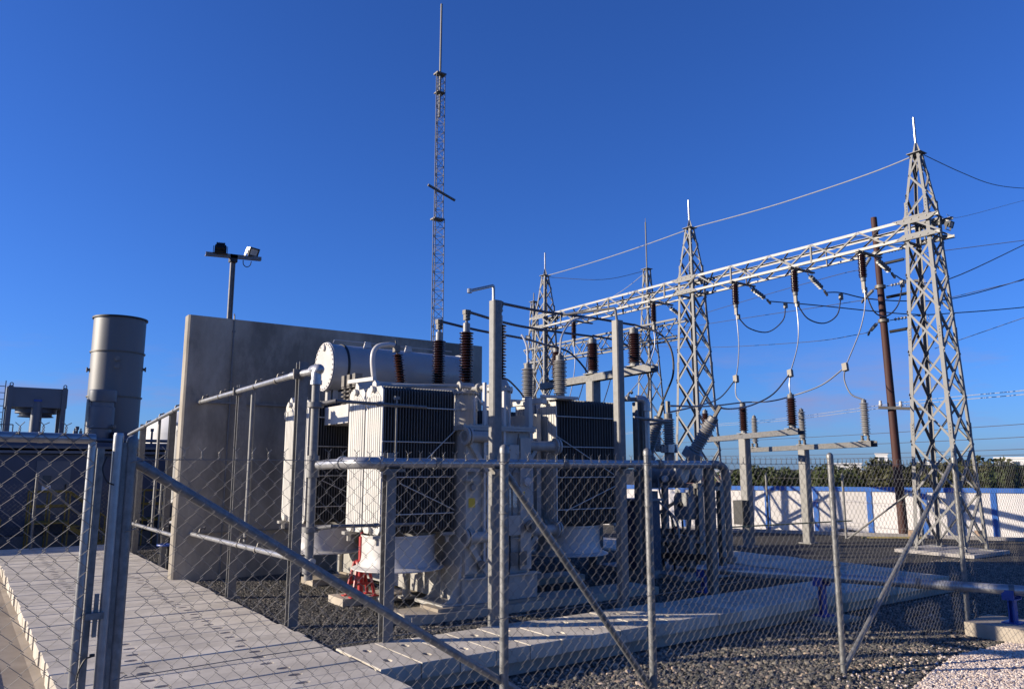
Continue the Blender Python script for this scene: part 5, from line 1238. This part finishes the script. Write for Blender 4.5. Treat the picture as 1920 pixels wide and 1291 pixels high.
wire('arc_cable', 'dark cable arc from the middle rear insulator down behind the radiators', curve([(10.0, 11.28, 4.40), (10.6, 11.0, 4.25), (11.2, 11.0, 3.8), (11.4, 11.2, 3.2), (11.3, 11.4, 2.8)]), 0.02, group=AG)
wire('arc_cable', 'dark cable arc from the left rear insulator down behind the radiators', curve([(9.87, 12.58, 4.37), (10.4, 12.4, 4.2), (10.9, 12.3, 3.6), (11.0, 12.4, 2.9)]), 0.02, group=AG)
wire('side_cable', 'thin dark cable curving from the turret to the left arrester foot', curve([(6.35, 9.1, 3.1), (6.6, 9.3, 3.08), (6.95, 9.55, 2.98), (7.12, 9.64, 2.88)]), 0.014)

# ------------------------------------------------------------------ circuit breaker
cb_ = thing('circuit_breaker', (10.9, 9.7, -0.05), 'grey dead-tank circuit breaker with ribbed bushings behind the right fence posts', 'circuit breaker')
def brk_bushing(base, axis, L, r0, r1, n):
    base, ax = Vector(base), Vector(axis).normalized()
    b = part('bushing', sheds(MB(), base, ax, L, r0, r1, n, 20, 0.008), 'silicone', cb_)
    part('collar', MB().lathe([(r0 * 1.05, L), (r0 * 1.05, L + 0.09), (0.03, L + 0.10), (0.03, L + 0.13)], base, ax, 18), 'galv', b)
    tp_ = base + ax * (L + 0.12); part('terminal_pad', MB().bar(tp_, tp_ + ax * 0.20, 0.07, 0.05), 'clamp', b)
    return b
brk_bushing((10.5, 9.80, 2.24), (0, 0, 1), 0.46, 0.072, 0.112, 11)
brk_bushing((10.42, 10.28, 2.06), (0.08, -0.40, 1.0), 0.64, 0.085, 0.122, 14)
brk_bushing((10.75, 9.42, 2.12), (0.22, -0.62, 1.0), 0.60, 0.085, 0.122, 13)
brk_bushing((11.35, 10.9, 2.15), (0, 0, 1), 0.36, 0.055, 0.08, 9)
part('current_transformer', MB().lathe([(0.12, 2.08), (0.155, 2.085), (0.155, 2.23), (0.12, 2.24)], (10.5, 9.80, 0), (0, 0, 1), 24).box((10.30, 9.86, 2.10), (10.37, 9.95, 2.21)), 'steel_ring', cb_)
ax_ = Vector((0.22, -0.62, 1.0)).normalized()
part('current_transformer', MB().lathe([(0.15, 0), (0.18, 0.01), (0.18, 0.16), (0.13, 0.17)], Vector((10.75, 9.42, 2.12)) - ax_ * 0.17, ax_, 24), 'breaker_paint', cb_)
ax_ = Vector((0.08, -0.40, 1.0)).normalized()
part('current_transformer', MB().lathe([(0.15, 0), (0.17, 0.01), (0.17, 0.16), (0.13, 0.17)], Vector((10.42, 10.28, 2.06)) - ax_ * 0.17, ax_, 24), 'breaker_paint', cb_)
tk = MB()
tk.lathe([(0.15, 0), (0.20, 0.04), (0.20, 0.80), (0.24, 0.805), (0.24, 0.84), (0.17, 0.90)], (10.42, 10.45, 1.72), (0.25, -0.95, 0.0), 26)
tk.lathe([(0.15, 0), (0.19, 0.04), (0.19, 0.85), (0.15, 0.9)], (11.3, 10.9, 1.72), (0.25, -0.95, 0.0), 22)
part('tank', tk, 'breaker_paint', cb_)
pieces('support_tube', MB().tube((10.5, 9.80, 1.75), (10.5, 9.80, 2.09), 0.09, 14).tube((10.72, 9.55, 1.80), (10.73, 9.47, 2.0), 0.10, 14).tube((10.45, 10.2, 1.75), (10.43, 10.26, 1.98), 0.1, 14), 'breaker_paint', cb_)
part('warning_label', MB().box((9.98, 10.34, 1.80), (9.985, 10.42, 1.92)), 'red', cb_)
fr = MB()
for x, y_ in ((10.35, 10.45), (10.65, 9.3), (11.3, 10.7), (11.6, 9.6)): 
    part('leg', hpost(MB(), x, y_, -0.05, 1.55, 0.1, 0.1), 'galv', cb_)
fr.bar((10.35, 10.45, 1.5), (10.65, 9.3, 1.5), 0.08, 0.08).bar((10.35, 10.45, 0.70), (10.65, 9.3, 0.70), 0.08, 0.08).bar((10.37, 10.40, 0.8), (10.65, 9.35, 1.45), 0.05, 0.05).bar((11.3, 10.7, 1.48), (11.6, 9.6, 1.48), 0.08, 0.08).bar((10.35, 10.45, 1.46), (11.3, 10.7, 1.46), 0.07, 0.07).bar((10.65, 9.3, 1.44), (11.6, 9.6, 1.44), 0.07, 0.07)
part('frame', fr, 'galv', cb_, smooth=False)
cbx = part('control_cabinet', MB().box((10.10, 10.0, 0.95), (10.38, 10.32, 1.40)), 'breaker_paint', cb_)
part('door', MB().box((10.086, 10.02, 0.97), (10.098, 10.30, 1.38)), 'breaker_paint', cbx)
mo = part('motor_housing', MB().extrude([(10.42, 9.36, 0.92), (10.42, 9.62, 0.92), (10.42, 9.66, 1.0), (10.42, 9.66, 1.30), (10.42, 9.60, 1.38), (10.42, 9.38, 1.38), (10.42, 9.32, 1.30), (10.42, 9.32, 1.0)], (0.3, 0, 0)), 'breaker_paint', cb_)
part('gauge', MB().lathe([(0.05, 0), (0.05, 0.03)], (10.42, 9.5, 1.18), (-1, 0, 0), 14), 'black', mo)
part('reflector', MB().box((10.40, 9.60, 0.74), (10.42, 9.68, 0.80)), 'red', cb_)
cbl = MB()
for k in range(4): cbl.poly(curve([(10.3 + 0.1 * k, 10.1 - 0.15 * k, 1.0), (10.25 + 0.1 * k, 10.0 - 0.15 * k, 0.6), (10.35 + 0.1 * k, 9.9 - 0.15 * k, 0.25), (10.3 + 0.1 * k, 9.8 - 0.15 * k, -0.05)]), 0.018, 6)
pieces('cable', cbl, 'black', cb_)
for k, (x, y_, z, dx, dy) in enumerate(((9.3, 9.2, 0.25, 0.6, 0.5), (9.7, 10.6, 0.35, 0.5, 0.6))): pass
mc = thing('marshalling_cabinet', (9.75, 9.7, -0.05), 'dark grey marshalling cabinet between the right radiators and the circuit breaker', 'cabinet')
part('body', MB().box((9.50, 9.55, 0.10), (9.95, 10.0, 1.25)), 'navy', mc, smooth=False)
part('door', MB().box((9.53, 9.535, 0.15), (9.92, 9.548, 1.20)), 'navy', mc, smooth=False)
part('plinth', MB().box((9.52, 9.57, -0.05), (9.93, 9.98, 0.098)), 'kerb', mc, smooth=False)
part('roof', MB().box((9.46, 9.50, 1.252), (9.99, 10.04, 1.29)), 'breaker_paint', mc, smooth=False)
md_ = part('mechanism_box', MB().box((10.45, 9.35, 0.12), (11.0, 9.85, 0.62)), 'breaker_paint', cb_, smooth=False)
part('lid', MB().box((10.42, 9.32, 0.622), (11.03, 9.88, 0.65)), 'breaker_paint', md_)
part('crossmember', MB().bar((10.1, 10.3, 0.55), (10.75, 9.1, 0.55), 0.12, 0.06), 'breaker_paint', cb_)
part('crossmember', MB().bar((10.0, 10.2, 0.30), (10.6, 9.05, 0.30), 0.08, 0.10), 'black', cb_)
part('hydraulic_pipe', MB().poly(curve([(10.2, 10.2, 1.70), (10.05, 10.0, 1.45), (10.2, 9.7, 1.15), (10.3, 9.5, 0.9), (10.25, 9.4, 0.6)]), 0.022, 8), 'breaker_paint', cb_)
part('hydraulic_pipe', MB().poly(curve([(10.35, 9.95, 1.62), (10.25, 9.8, 1.3), (10.36, 9.65, 0.9), (10.4, 9.6, 0.5)]), 0.016, 8), 'galv', cb_)
part('gas_gauge', MB().lathe([(0.06, 0), (0.06, 0.05), (0.05, 0.055)], (10.36, 9.78, 1.62), (-1, -0.4, 0), 16), 'white_paint', cb_)
part('support_strut', MB().bar((10.40, 9.98, 0.05), (10.30, 9.72, 1.5), 0.07, 0.05), 'breaker_paint', cb_)
part('support_strut', MB().bar((10.62, 9.60, 0.05), (10.48, 9.30, 1.5), 0.07, 0.05), 'breaker_paint', cb_)
single('breaker_pad', MB().box((9.9, 9.0, -0.06), (12.0, 11.2, 0.04)), 'kerb', 'concrete pad beneath the circuit breaker', 'pad', smooth=False)

# ------------------------------------------------------------------ rusty pole with insulators, overhead lines
rp2 = thing('utility_pole', (24.17, 12.89, GZ), 'rust-brown leaning utility pole between the towers and the white wall', 'pole')
pb_, pt_ = Vector((24.17, 12.89, GZ)), Vector((23.96, 12.95, 10.0))
part('shaft', MB().poly([pb_.lerp(pt_, k / 8) for k in range(9)], [0.142 - 0.006 * k for k in range(9)], 16), 'rust', rp2)
def on(z): return pb_.lerp(pt_, (z - GZ) / (10.0 - GZ))
for z in (8.72, 7.6, 6.48):
    o = on(z)
    part('band', MB().lathe([(0.165, 0), (0.165, 0.10)], o, (0, 0, 1), 14), 'clamp', rp2)
part('crossarm', MB().bar(on(3.72) + Vector((-0.35, 0.25, 0)), on(3.72) + Vector((0.35, -1.0, -0.1)), 0.09, 0.09), 'clamp', rp2)
pi_ = MB()
for f in (0.05, 0.45, 0.95):
    q = (on(3.72) + Vector((-0.35, 0.25, 0.05))).lerp(on(3.72) + Vector((0.35, -1.0, -0.05)), f); pi_.lathe([(0.03, 0), (0.06, 0.05), (0.04, 0.10), (0.05, 0.15), (0.02, 0.18)], q, (0, 0, 1), 10)
pieces('pin_insulator', pi_, 'white_paint', rp2)
PG = 'insulators on the rusty pole'
for i, (z, nm) in enumerate(((8.75, 'top'), (7.63, 'middle'), (6.5, 'bottom'))):
    o = on(z)
    strain('pole_insulator', 'disc insulator string reaching right from the %s band of the rusty pole' % nm, o + Vector((0.1, -0.15, 0.03)), o + Vector((0.35, -0.95, 0.10)), 6, 0.06)
    strain('pole_insulator', 'disc insulator string reaching left from the %s band of the rusty pole' % nm, o + Vector((0.0, 0.2, 0.0)), (Vector((24.8, 13.92, 8.58)), Vector((24.8, 13.98, 7.53)), Vector((24.8, 13.86, 6.38)))[i], 6, 0.06)
    T = thing('line_post_insulator', o, 'short dark arm insulator under the %s band of the rusty pole' % nm, 'insulator', PG)
    part('arm', MB().tube(o + Vector((0.05, -0.15, -0.35)), o + Vector((0.2, -0.75, -0.30)), 0.05, 10), 'black', T)
    part('tip', MB().tube(o + Vector((0.2, -0.75, -0.30)), o + Vector((0.25, -0.95, -0.28)), 0.02, 8), 'galv', T)
    wire('jumper_wire', 'thin pale jumper hanging at the %s band of the rusty pole' % nm, curve([o + Vector((0.5, -1.2, 0.10)), o + Vector((0.42, -1.2, -0.15)), o + Vector((0.28, -1.0, -0.28))]), 0.010, 'alu')
OG = 'thin overhead wires'
wire('overhead_wire', 'thin wire from the top of the rusty pole sloping down to the left', curve([(24.8, 13.92, 8.58), (26, 15.82, 8.9), (30, 22.73, 9.73), (35, 33, 10.55)]), 0.012, 'cable', 'wire', OG)
wire('overhead_wire', 'thin wire from the middle of the rusty pole sloping down to the left', curve([(24.8, 13.98, 7.53), (25.4, 15.0, 7.66), (31, 26.04, 9.2), (36, 36.87, 10.5)]), 0.012, 'cable', 'wire', OG)
wire('overhead_wire', 'thin wire from the bottom band of the rusty pole sagging to the left', curve([(24.8, 13.86, 6.38), (25.2, 14.59, 6.42), (27, 17.74, 6.76), (31, 25.97, 7.97), (35, 34.9, 9.6)]), 0.012, 'cable', 'wire', OG)
wire('overhead_wire', 'highest thin pale wire leaving the right tower to the right edge', curve([(20.9, 9.3, 8.5), (24, 10.3, 9.3), (30, 10.9, 11.2), (36, 11.2, 13.1)]), 0.008, 'alu', 'wire', OG)
for i, (z, lab) in enumerate(((0.0, 'upper'), (-1.62, 'middle'), (-3.1, 'lower'))):
    a = Vector((24.66, 11.7, 8.62 + z)); b = Vector((28.5, 9.6, 9.3 + z * 0.75)); c_ = Vector((31.0, 8.6, 9.85 + z * 0.7))
    wire('overhead_wire', '%s thin pale wire running right from the rusty pole' % lab, [a, b], 0.012, 'alu', 'wire', OG)
    strain('line_insulator', '%s insulator string cut by the right picture edge' % lab, b, c_, 9, 0.06)
for i, dz in enumerate((0.0, 0.10)):
    wire('low_voltage_wire', ('upper' if i else 'lower') + ' of the paired pale wires crossing low behind the right tower', curve([(46, 50, 4.6 + dz), (38, 35.16, 4.35 + dz), (32, 23.04, 4.05 + dz), (24.3, 12.6, 3.78 + dz), (21.4, 7.97, 3.62 + dz), (20, 5, 3.6 + dz)]), 0.010, 'alu', 'wire', 'paired low wires')
for i, (z, y0_) in enumerate(((2.55, 46), (2.85, 42), (3.5, 44), (4.2, 48))):
    wire('distant_wire', ('lowest', 'second lowest', 'third lowest', 'highest')[i] + ' of the distant dark wires strung along the horizon', sag((62, 60, z + 0.35), (44, 9, z + 0.1), 0.25), 0.02, 'cable', 'wire', 'distant wires')

# ------------------------------------------------------------------ power plant on the left
gh = thing('generator_building', (1.5, 25, GZ), 'long dark blue-grey generator enclosure behind the plank path at left', 'building')
part('wall', MB().box((-9, 24.0, 0.1), (5.9, 29.0, 2.18)), 'navy', gh, smooth=False)
part('skid', MB().box((-9, 23.9, GZ), (5.9, 29.0, 0.08)), 'navy_light', gh, smooth=False)
part('roof_edge', MB().box((-9, 23.86, 2.2), (5.95, 29.05, 2.27)).box((-9, 23.90, 2.33), (5.95, 29.0, 2.40)), 'navy_light', gh, smooth=False)
part('roof', MB().box((-9, 24.3, 2.41), (5.6, 28.8, 2.52)), 'navy', gh, smooth=False)
for k, x in enumerate((-6.4, -4.1, -1.9, 0.05, 2.05, 4.0)):
    part('panel', MB().box((x, 23.965, 0.30), (x + 1.85, 23.998, 2.10)), 'navy', gh, smooth=False)
dr = part('door', MB().box((1.70, 23.93, 0.62), (2.50, 23.963, 2.0)), 'navy_light', gh, smooth=False)
part('window', MB().box((1.86, 23.918, 1.40), (2.06, 23.929, 1.62)), 'pane', dr)
part('notice', MB().box((1.86, 23.92, 1.24), (2.06, 23.929, 1.36)), 'paper', dr)
part('handle', MB().box((2.38, 23.89, 1.25), (2.42, 23.929, 1.40)), 'black', dr)
for x in (2.9, 4.9): part('notice', MB().box((x, 23.952, 1.2), (x + 0.22, 23.964, 1.38)), 'paper', gh)
lv_ = MB()
for k in range(12): lv_.bar((3.1, 23.955, 0.55 + k * 0.06), (4.3, 23.955, 0.55 + k * 0.06), 0.02, 0.05)
part('louvre', lv_, 'navy', gh, smooth=False)
part('roof_pipe', MB().tube((-9, 24.6, 2.60), (5.8, 24.6, 2.60), 0.045, 8), 'navy_light', gh)
for x in (-0.4, 2.65, 4.6): part('vent_pipe', MB().tube((x, 24.8, 2.5), (x, 24.8, 2.5 + 0.38), 0.03, 8).lathe([(0.05, 0), (0.05, 0.09)], (x, 24.8, 2.88), (0, 0, 1), 10), 'navy', gh)
def stair(x0, lab):
    S = thing('access_stair', (x0, 23.2, GZ), lab, 'stair', 'yellow access stairs')
    part('platform', MB().box((x0, 22.9, 0.42), (x0 + 0.9, 23.88, 0.46)), 'yellow', S)
    for k in range(4): part('tread', MB().box((x0 + 0.95 + k * 0.2, 22.95, 0.32 - k * 0.14), (x0 + 1.15 + k * 0.2, 23.75, 0.35 - k * 0.14)), 'yellow', S)
    rl = MB()
    for yy in (22.92, 23.84):
        for x in (x0 + 0.02, x0 + 0.45, x0 + 0.88): rl.tube((x, yy, GZ), (x, yy, 1.22), 0.022, 6)
        for z in (0.85, 1.22): rl.tube((x0 + 0.02, yy, z), (x0 + 0.88, yy, z), 0.022, 6); rl.tube((x0 + 0.88, yy, z), (x0 + 1.75, yy, z - 0.68), 0.022, 6)
        rl.tube((x0 + 1.72, yy, GZ), (x0 + 1.72, yy, 0.56), 0.022, 6); rl.tube((x0 + 1.3, yy, GZ), (x0 + 1.3, yy, 0.88), 0.022, 6)
        rl.bar((x0 + 0.88, yy, 0.36), (x0 + 1.75, yy, -0.22), 0.03, 0.10)
    part('handrail', rl, 'yellow', S, kind='stuff')
stair(1.55, 'yellow steel stair and platform at the enclosure door on the left')
stair(-0.75, 'yellow steel stair partly cut off by the left picture edge')
stair(4.15, 'yellow steel stair glimpsed just left of the fire wall')

stk = thing('exhaust_stack', (3.72, 26.2, 2.4), 'tall round grey exhaust stack with flange bands left of the fire wall', 'chimney')
sh = MB().lathe([(0.735, 2.3), (0.735, 6.34), (0.69, 6.34), (0.69, 5.2)], (3.72, 26.2, 0), (0, 0, 1), 64, caps=False)
part('shell', sh, 'stack', stk)
for z in (3.92, 5.28): part('flange', MB().lathe([(0.73, z), (0.765, z), (0.765, z + 0.02), (0.775, z + 0.022), (0.775, z + 0.04), (0.73, z + 0.045)], (3.72, 26.2, 0), (0, 0, 1), 64), 'clamp', stk)
part('rim', MB().lathe([(0.69, 6.342), (0.78, 6.342), (0.78, 6.39), (0.69, 6.39)], (3.72, 26.2, 0), (0, 0, 1), 64, caps=False), 'black', stk)
for a, z in ((262, 5.06), (262, 4.83), (178, 4.75), (350, 4.85)):
    d = Vector((math.cos(rad(a)), math.sin(rad(a)), 0)); o = Vector((3.72, 26.2, z)) + d * 0.72
    part('port', MB().lathe([(0.045, 0), (0.045, 0.06), (0.075, 0.062), (0.075, 0.10), (0.02, 0.102)], o, d, 14), 'galv', stk)
bs = thing('silencer', (3.30, 25.3, 2.5), 'dark blue vertical silencer drum standing in front of the exhaust stack', 'silencer')
part('drum', MB().lathe([(0.30, 2.5), (0.30, 2.92), (0.345, 2.94), (0.345, 3.55), (0.31, 3.56), (0.31, 3.70)], (3.25, 25.0, 0), (0, 0, 1), 36), 'navy_light', bs)
part('cap', MB().lathe([(0.36, 3.70), (0.365, 3.72), (0.365, 4.02), (0.35, 4.04)], (3.25, 25.0, 0), (0, 0, 1), 36), 'navy_light', bs)
part('lug', MB().lathe([(0.06, 0), (0.06, 0.12), (0.03, 0.13)], (3.50, 24.70, 2.98), (0.5, -0.8, 0), 12), 'clamp', bs)
part('terminal_box', MB().box((3.55, 24.6, 2.54), (3.98, 24.95, 2.84)), 'navy', bs)
cl_ = thing('roof_cooler', (1.65, 26, 2.5), 'boxy grey cooler on four legs with a fan ring on the enclosure roof', 'cooler')
part('casing', MB().box((0.92, 25.4, 3.50), (2.40, 26.6, 4.05)), 'navy_light', cl_, smooth=False)
for x in (0.95, 2.26):
    for y_ in (25.36, 26.5): part('leg', MB().box((x, y_, 2.52), (x + 0.12, y_ + 0.10, 4.08)), 'navy_light', cl_, smooth=False)
for x in (1.02, 2.32): 
    rg = [(x + 0.04 * math.cos(k * 0.785), 25.40, 4.12 + 0.045 * math.sin(k * 0.785)) for k in range(8)]
    part('lifting_eye', MB().poly(rg, 0.015, 6, closed=True), 'navy_light', cl_)
part('fan_ring', MB().lathe([(0.52, 3.36), (0.52, 3.50), (0.46, 3.50), (0.40, 3.30), (0.46, 3.26)], (1.70, 26.0, 0), (0, 0, 1), 32), 'navy', cl_)
dk = part('duct', MB().tube((1.68, 25.5, 2.5), (1.68, 25.5, 3.75), 0.14, 18).tube((1.68, 25.5, 2.5), (1.68, 25.5, 2.62), 0.19, 18), 'navy_light', cl_)
part('motor_mount', MB().lathe([(0.14, 2.65), (0.14, 3.3)], (1.7, 26.0, 0), (0, 0, 1), 14), 'navy', cl_)
part('plate', MB().box((1.58, 25.35, 3.66), (1.78, 25.362, 3.72)), 'blue', dk)
ladder = MB()
for x in (0.70, 0.88): ladder.tube((x, 25.3, 2.5), (x, 25.3, 4.2), 0.014, 6)
for k in range(9): ladder.tube((0.70, 25.3, 2.6 + k * 0.18), (0.88, 25.3, 2.6 + k * 0.18), 0.011, 6)
part('ladder', ladder, 'galv', cl_)
hr = MB()
for x in (0.3, 0.7, 1.1): hr.tube((x, 24.3, 2.5), (x, 24.3, 2.95), 0.016, 6)
hr.tube((0.3, 24.3, 2.95), (1.1, 24.3, 2.95), 0.016, 6).tube((2.5, 24.5, 2.62), (3.0, 24.5, 2.62), 0.016, 6)
for x in (2.55, 2.7): hr.tube((x, 24.4, 2.5), (x, 24.4, 2.9), 0.02, 6).lathe([(0.04, 0), (0.04, 0.08)], (x, 24.4, 2.75), (0, 0, 1), 8)
part('roof_handrail', hr, 'galv', gh)
st_ = thing('storage_tank', (7.5, 34, GZ), 'pale domed storage tank just peeping past the fire wall', 'tank')
part('shell', MB().lathe([(1.9, GZ), (1.9, 3.2)], (7.9, 34, 0), (0, 0, 1), 40), 'bwhite', st_)
part('dome', MB().lathe([(1.9 * math.cos(k * 0.15), 3.2 + 1.0 * math.sin(k * 0.15)) for k in range(11)], (7.9, 34, 0), (0, 0, 1), 40), 'bwhite', st_)
dg_ = thing('pipe_support', (4.9, 22.5, GZ), 'dark steel cabinet between the generator enclosure and the fire wall', 'cabinet')
part('body', MB().box((5.2, 22.6, 1.2), (5.75, 23.2, 2.35)), 'navy', dg_, smooth=False)
for x in (5.25, 5.65): part('leg', MB().box((x, 22.7, GZ), (x + 0.06, 22.76, 1.2)), 'navy', dg_)

# ------------------------------------------------------------------ trees and houses beyond the white wall
def crown_mesh(name, m, seed, n=5200, flat=0.72):
    rnd = random.Random(seed); mb = MB()
    lobes = [(rnd.uniform(-0.55, 0.55), rnd.uniform(-0.55, 0.55), rnd.uniform(0.25, 0.78), rnd.uniform(0.28, 0.5)) for _ in range(11)]
    for i in range(n):
        lx, ly, lz, lr = rnd.choice(lobes)
        while True:
            a = Vector((rnd.uniform(-1, 1), rnd.uniform(-1, 1), rnd.uniform(-1, 1)))
            if 0.15 < a.length < 1: break
        a = a.normalized() * (a.length ** 0.45)
        p = Vector((lx, ly, lz)) + a * lr; p.z = max(0.03, p.z * 0.92)
        s = rnd.uniform(0.03, 0.062)
        u = Vector((rnd.uniform(-1, 1), rnd.uniform(-1, 1), rnd.uniform(-0.6, 0.6))).normalized(); v = u.orthogonal().normalized()
        v = (v * math.cos(i) + u.cross(v) * math.sin(i)).normalized()
        mb.add([p - u * s, p - v * s * 0.55, p + u * s, p + v * s * 0.55], [(0, 1, 2, 3)])
    return mb.mesh(name, m, smooth=False)
crowns = [crown_mesh('crown', 'leaf_a', 1), crown_mesh('crown', 'leaf_a', 2), crown_mesh('crown', 'leaf_b', 3)]
tm_ = MB().poly([(0, 0, 0), (0.02, 0.01, 0.25), (-0.02, 0.03, 0.5)], [0.05, 0.04, 0.02], 8).poly([(0.02, 0.01, 0.25), (0.25, 0.1, 0.55)], [0.03, 0.012], 6).poly([(0.01, 0.01, 0.2), (-0.22, -0.15, 0.5)], [0.03, 0.012], 6)
trunk = tm_.mesh('trunk', 'bark')
spots = [(30.0, 24.38, 1.65, 0.95, 1), (33.0, 25.68, 1.80, 1.0, 0), (29.0, 21.51, 1.82, 1.0, 0), (32.0, 22.60, 1.75, 1.05, 0), (30.0, 20.39, 1.66, 0.95, 0), (31.0, 19.86, 1.85, 1.2, 1), (29.0, 17.57, 1.76, 1.05, 0), (33.0, 19.11, 1.89, 1.1, 2), (30.0, 16.63, 2.01, 1.15, 2), (28.0, 14.83, 1.84, 1.05, 2), (31.0, 15.61, 1.88, 1.15, 0), (29.0, 13.90, 1.76, 1.05, 2), (28.0, 12.78, 1.94, 1.1, 2), (30.0, 12.92, 2.03, 1.2, 2), (27.0, 10.96, 1.93, 1.15, 0), (29.0, 11.12, 2.01, 1.2, 2), (28.0, 10.21, 1.97, 1.1, 0)]
order = ['first', 'second', 'third', 'fourth', 'fifth', 'sixth', 'seventh', 'eighth', 'ninth', 'tenth', 'eleventh', 'twelfth', 'thirteenth', 'fourteenth', 'fifteenth', 'sixteenth', 'seventeenth']
for i, (x, y_, zt, r, k) in enumerate(spots):
    x, y_, zt, r = x * 1.16, y_ * 1.16, 1.8 + (zt - 1.8) * 1.16, r * 1.16
    T = thing('bushy_tree', (x, y_, GZ), '%s bushy tree counted from the left, %s, beyond the white wall' % (order[i], 'brownish green' if k == 2 else 'dark olive green'), 'tree', 'bushy trees beyond the white wall')
    h = zt - GZ
    c_ = link('crown', crowns[k], T, (0, 0, 0.02), (0, 0, random.uniform(0, 6.28))); c_.scale = (r * 1.25, r * 1.25, h * 1.04)
    t_ = link('trunk', trunk, T, (0, 0, 0)); t_.scale = (r, r, h)
def house(x, y_, w, d, h, m, label, rows_, cols, gable=False, name='house'):
    T = thing(name, (x, y_, GZ), label, 'building', 'far white houses')
    ang = math.atan2(x, y_)
    fx, fy = math.sin(ang), math.cos(ang)
    R = lambda a, b, z: (x + a * fy + b * fx, y_ - a * fx + b * fy, z)
    def bx(mb, a0, a1, b0, b1, z0, z1): return mb.extrude([R(a0, b0, z0), R(a1, b0, z0), R(a1, b1, z0), R(a0, b1, z0)], (0, 0, z1 - z0))
    part('wall', bx(MB(), -w / 2, w / 2, 0, d, GZ, h), m, T, smooth=False)
    if gable:
        part('roof', MB().add([R(-w / 2 - 0.3, -0.3, h), R(w / 2 + 0.3, -0.3, h), R(w / 2 + 0.3, d + 0.3, h), R(-w / 2 - 0.3, d + 0.3, h), R(-w / 2 - 0.3, d / 2, h + w * 0.16), R(w / 2 + 0.3, d / 2, h + w * 0.16)], [(0, 1, 5, 4), (2, 3, 4, 5), (0, 4, 3), (1, 2, 5), (3, 2, 1, 0)]), 'roof_tile', T, smooth=False)
    else:
        part('parapet', bx(MB(), -w / 2 - 0.15, w / 2 + 0.15, -0.15, d + 0.15, h + 0.002, h + 0.3), m, T, smooth=False)
    for r_ in range(rows_):
        for c0 in range(cols):
            a = -w / 2 + (c0 + 0.5) * w / cols; z = h - 1.5 - r_ * 2.6
            if z > GZ: part('window', bx(MB(), a - 0.45, a + 0.45, -0.05, 0.02, z, z + 1.0), 'pane', T, smooth=False)
house(130, 78.5, 4.4, 6, 2.5, 'bwhite', 'small white flat-roofed house left of the rusty pole above the trees', 1, 2)
house(150, 83.2, 5.2, 6, 2.2, 'bwhite', 'white house immediately left of the rusty pole above the trees', 1, 2)
house(152, 84.4, 2.2, 3, 4.6, 'bwhite', 'narrow white tower block left of the rusty pole', 1, 1)
house(160, 79.7, 5.2, 6, 2.9, 'bwhite', 'white house seen through the legs of the nearest lattice tower', 1, 2)
house(140, 63.9, 7.0, 6, 1.7, 'bwhite', 'low white house right of the nearest lattice tower', 1, 2)
house(150, 59.1, 6.5, 7, 3.5, 'bwhite', 'larger white house on the far right above the trees', 1, 3)
house(90, 78.5, 7.5, 6, 1.3, 'bwhite', 'pale low house left of the middle tower foot', 1, 3)
house(100, 86.5, 9, 6, 1.2, 'bwhite', 'pale long house beside the middle tower foot', 1, 3)
house(48, 39.9, 4.5, 4, 0.55, 'bwhite', 'nearer pale house with a red tiled roof behind the white wall', 1, 2, gable=True)
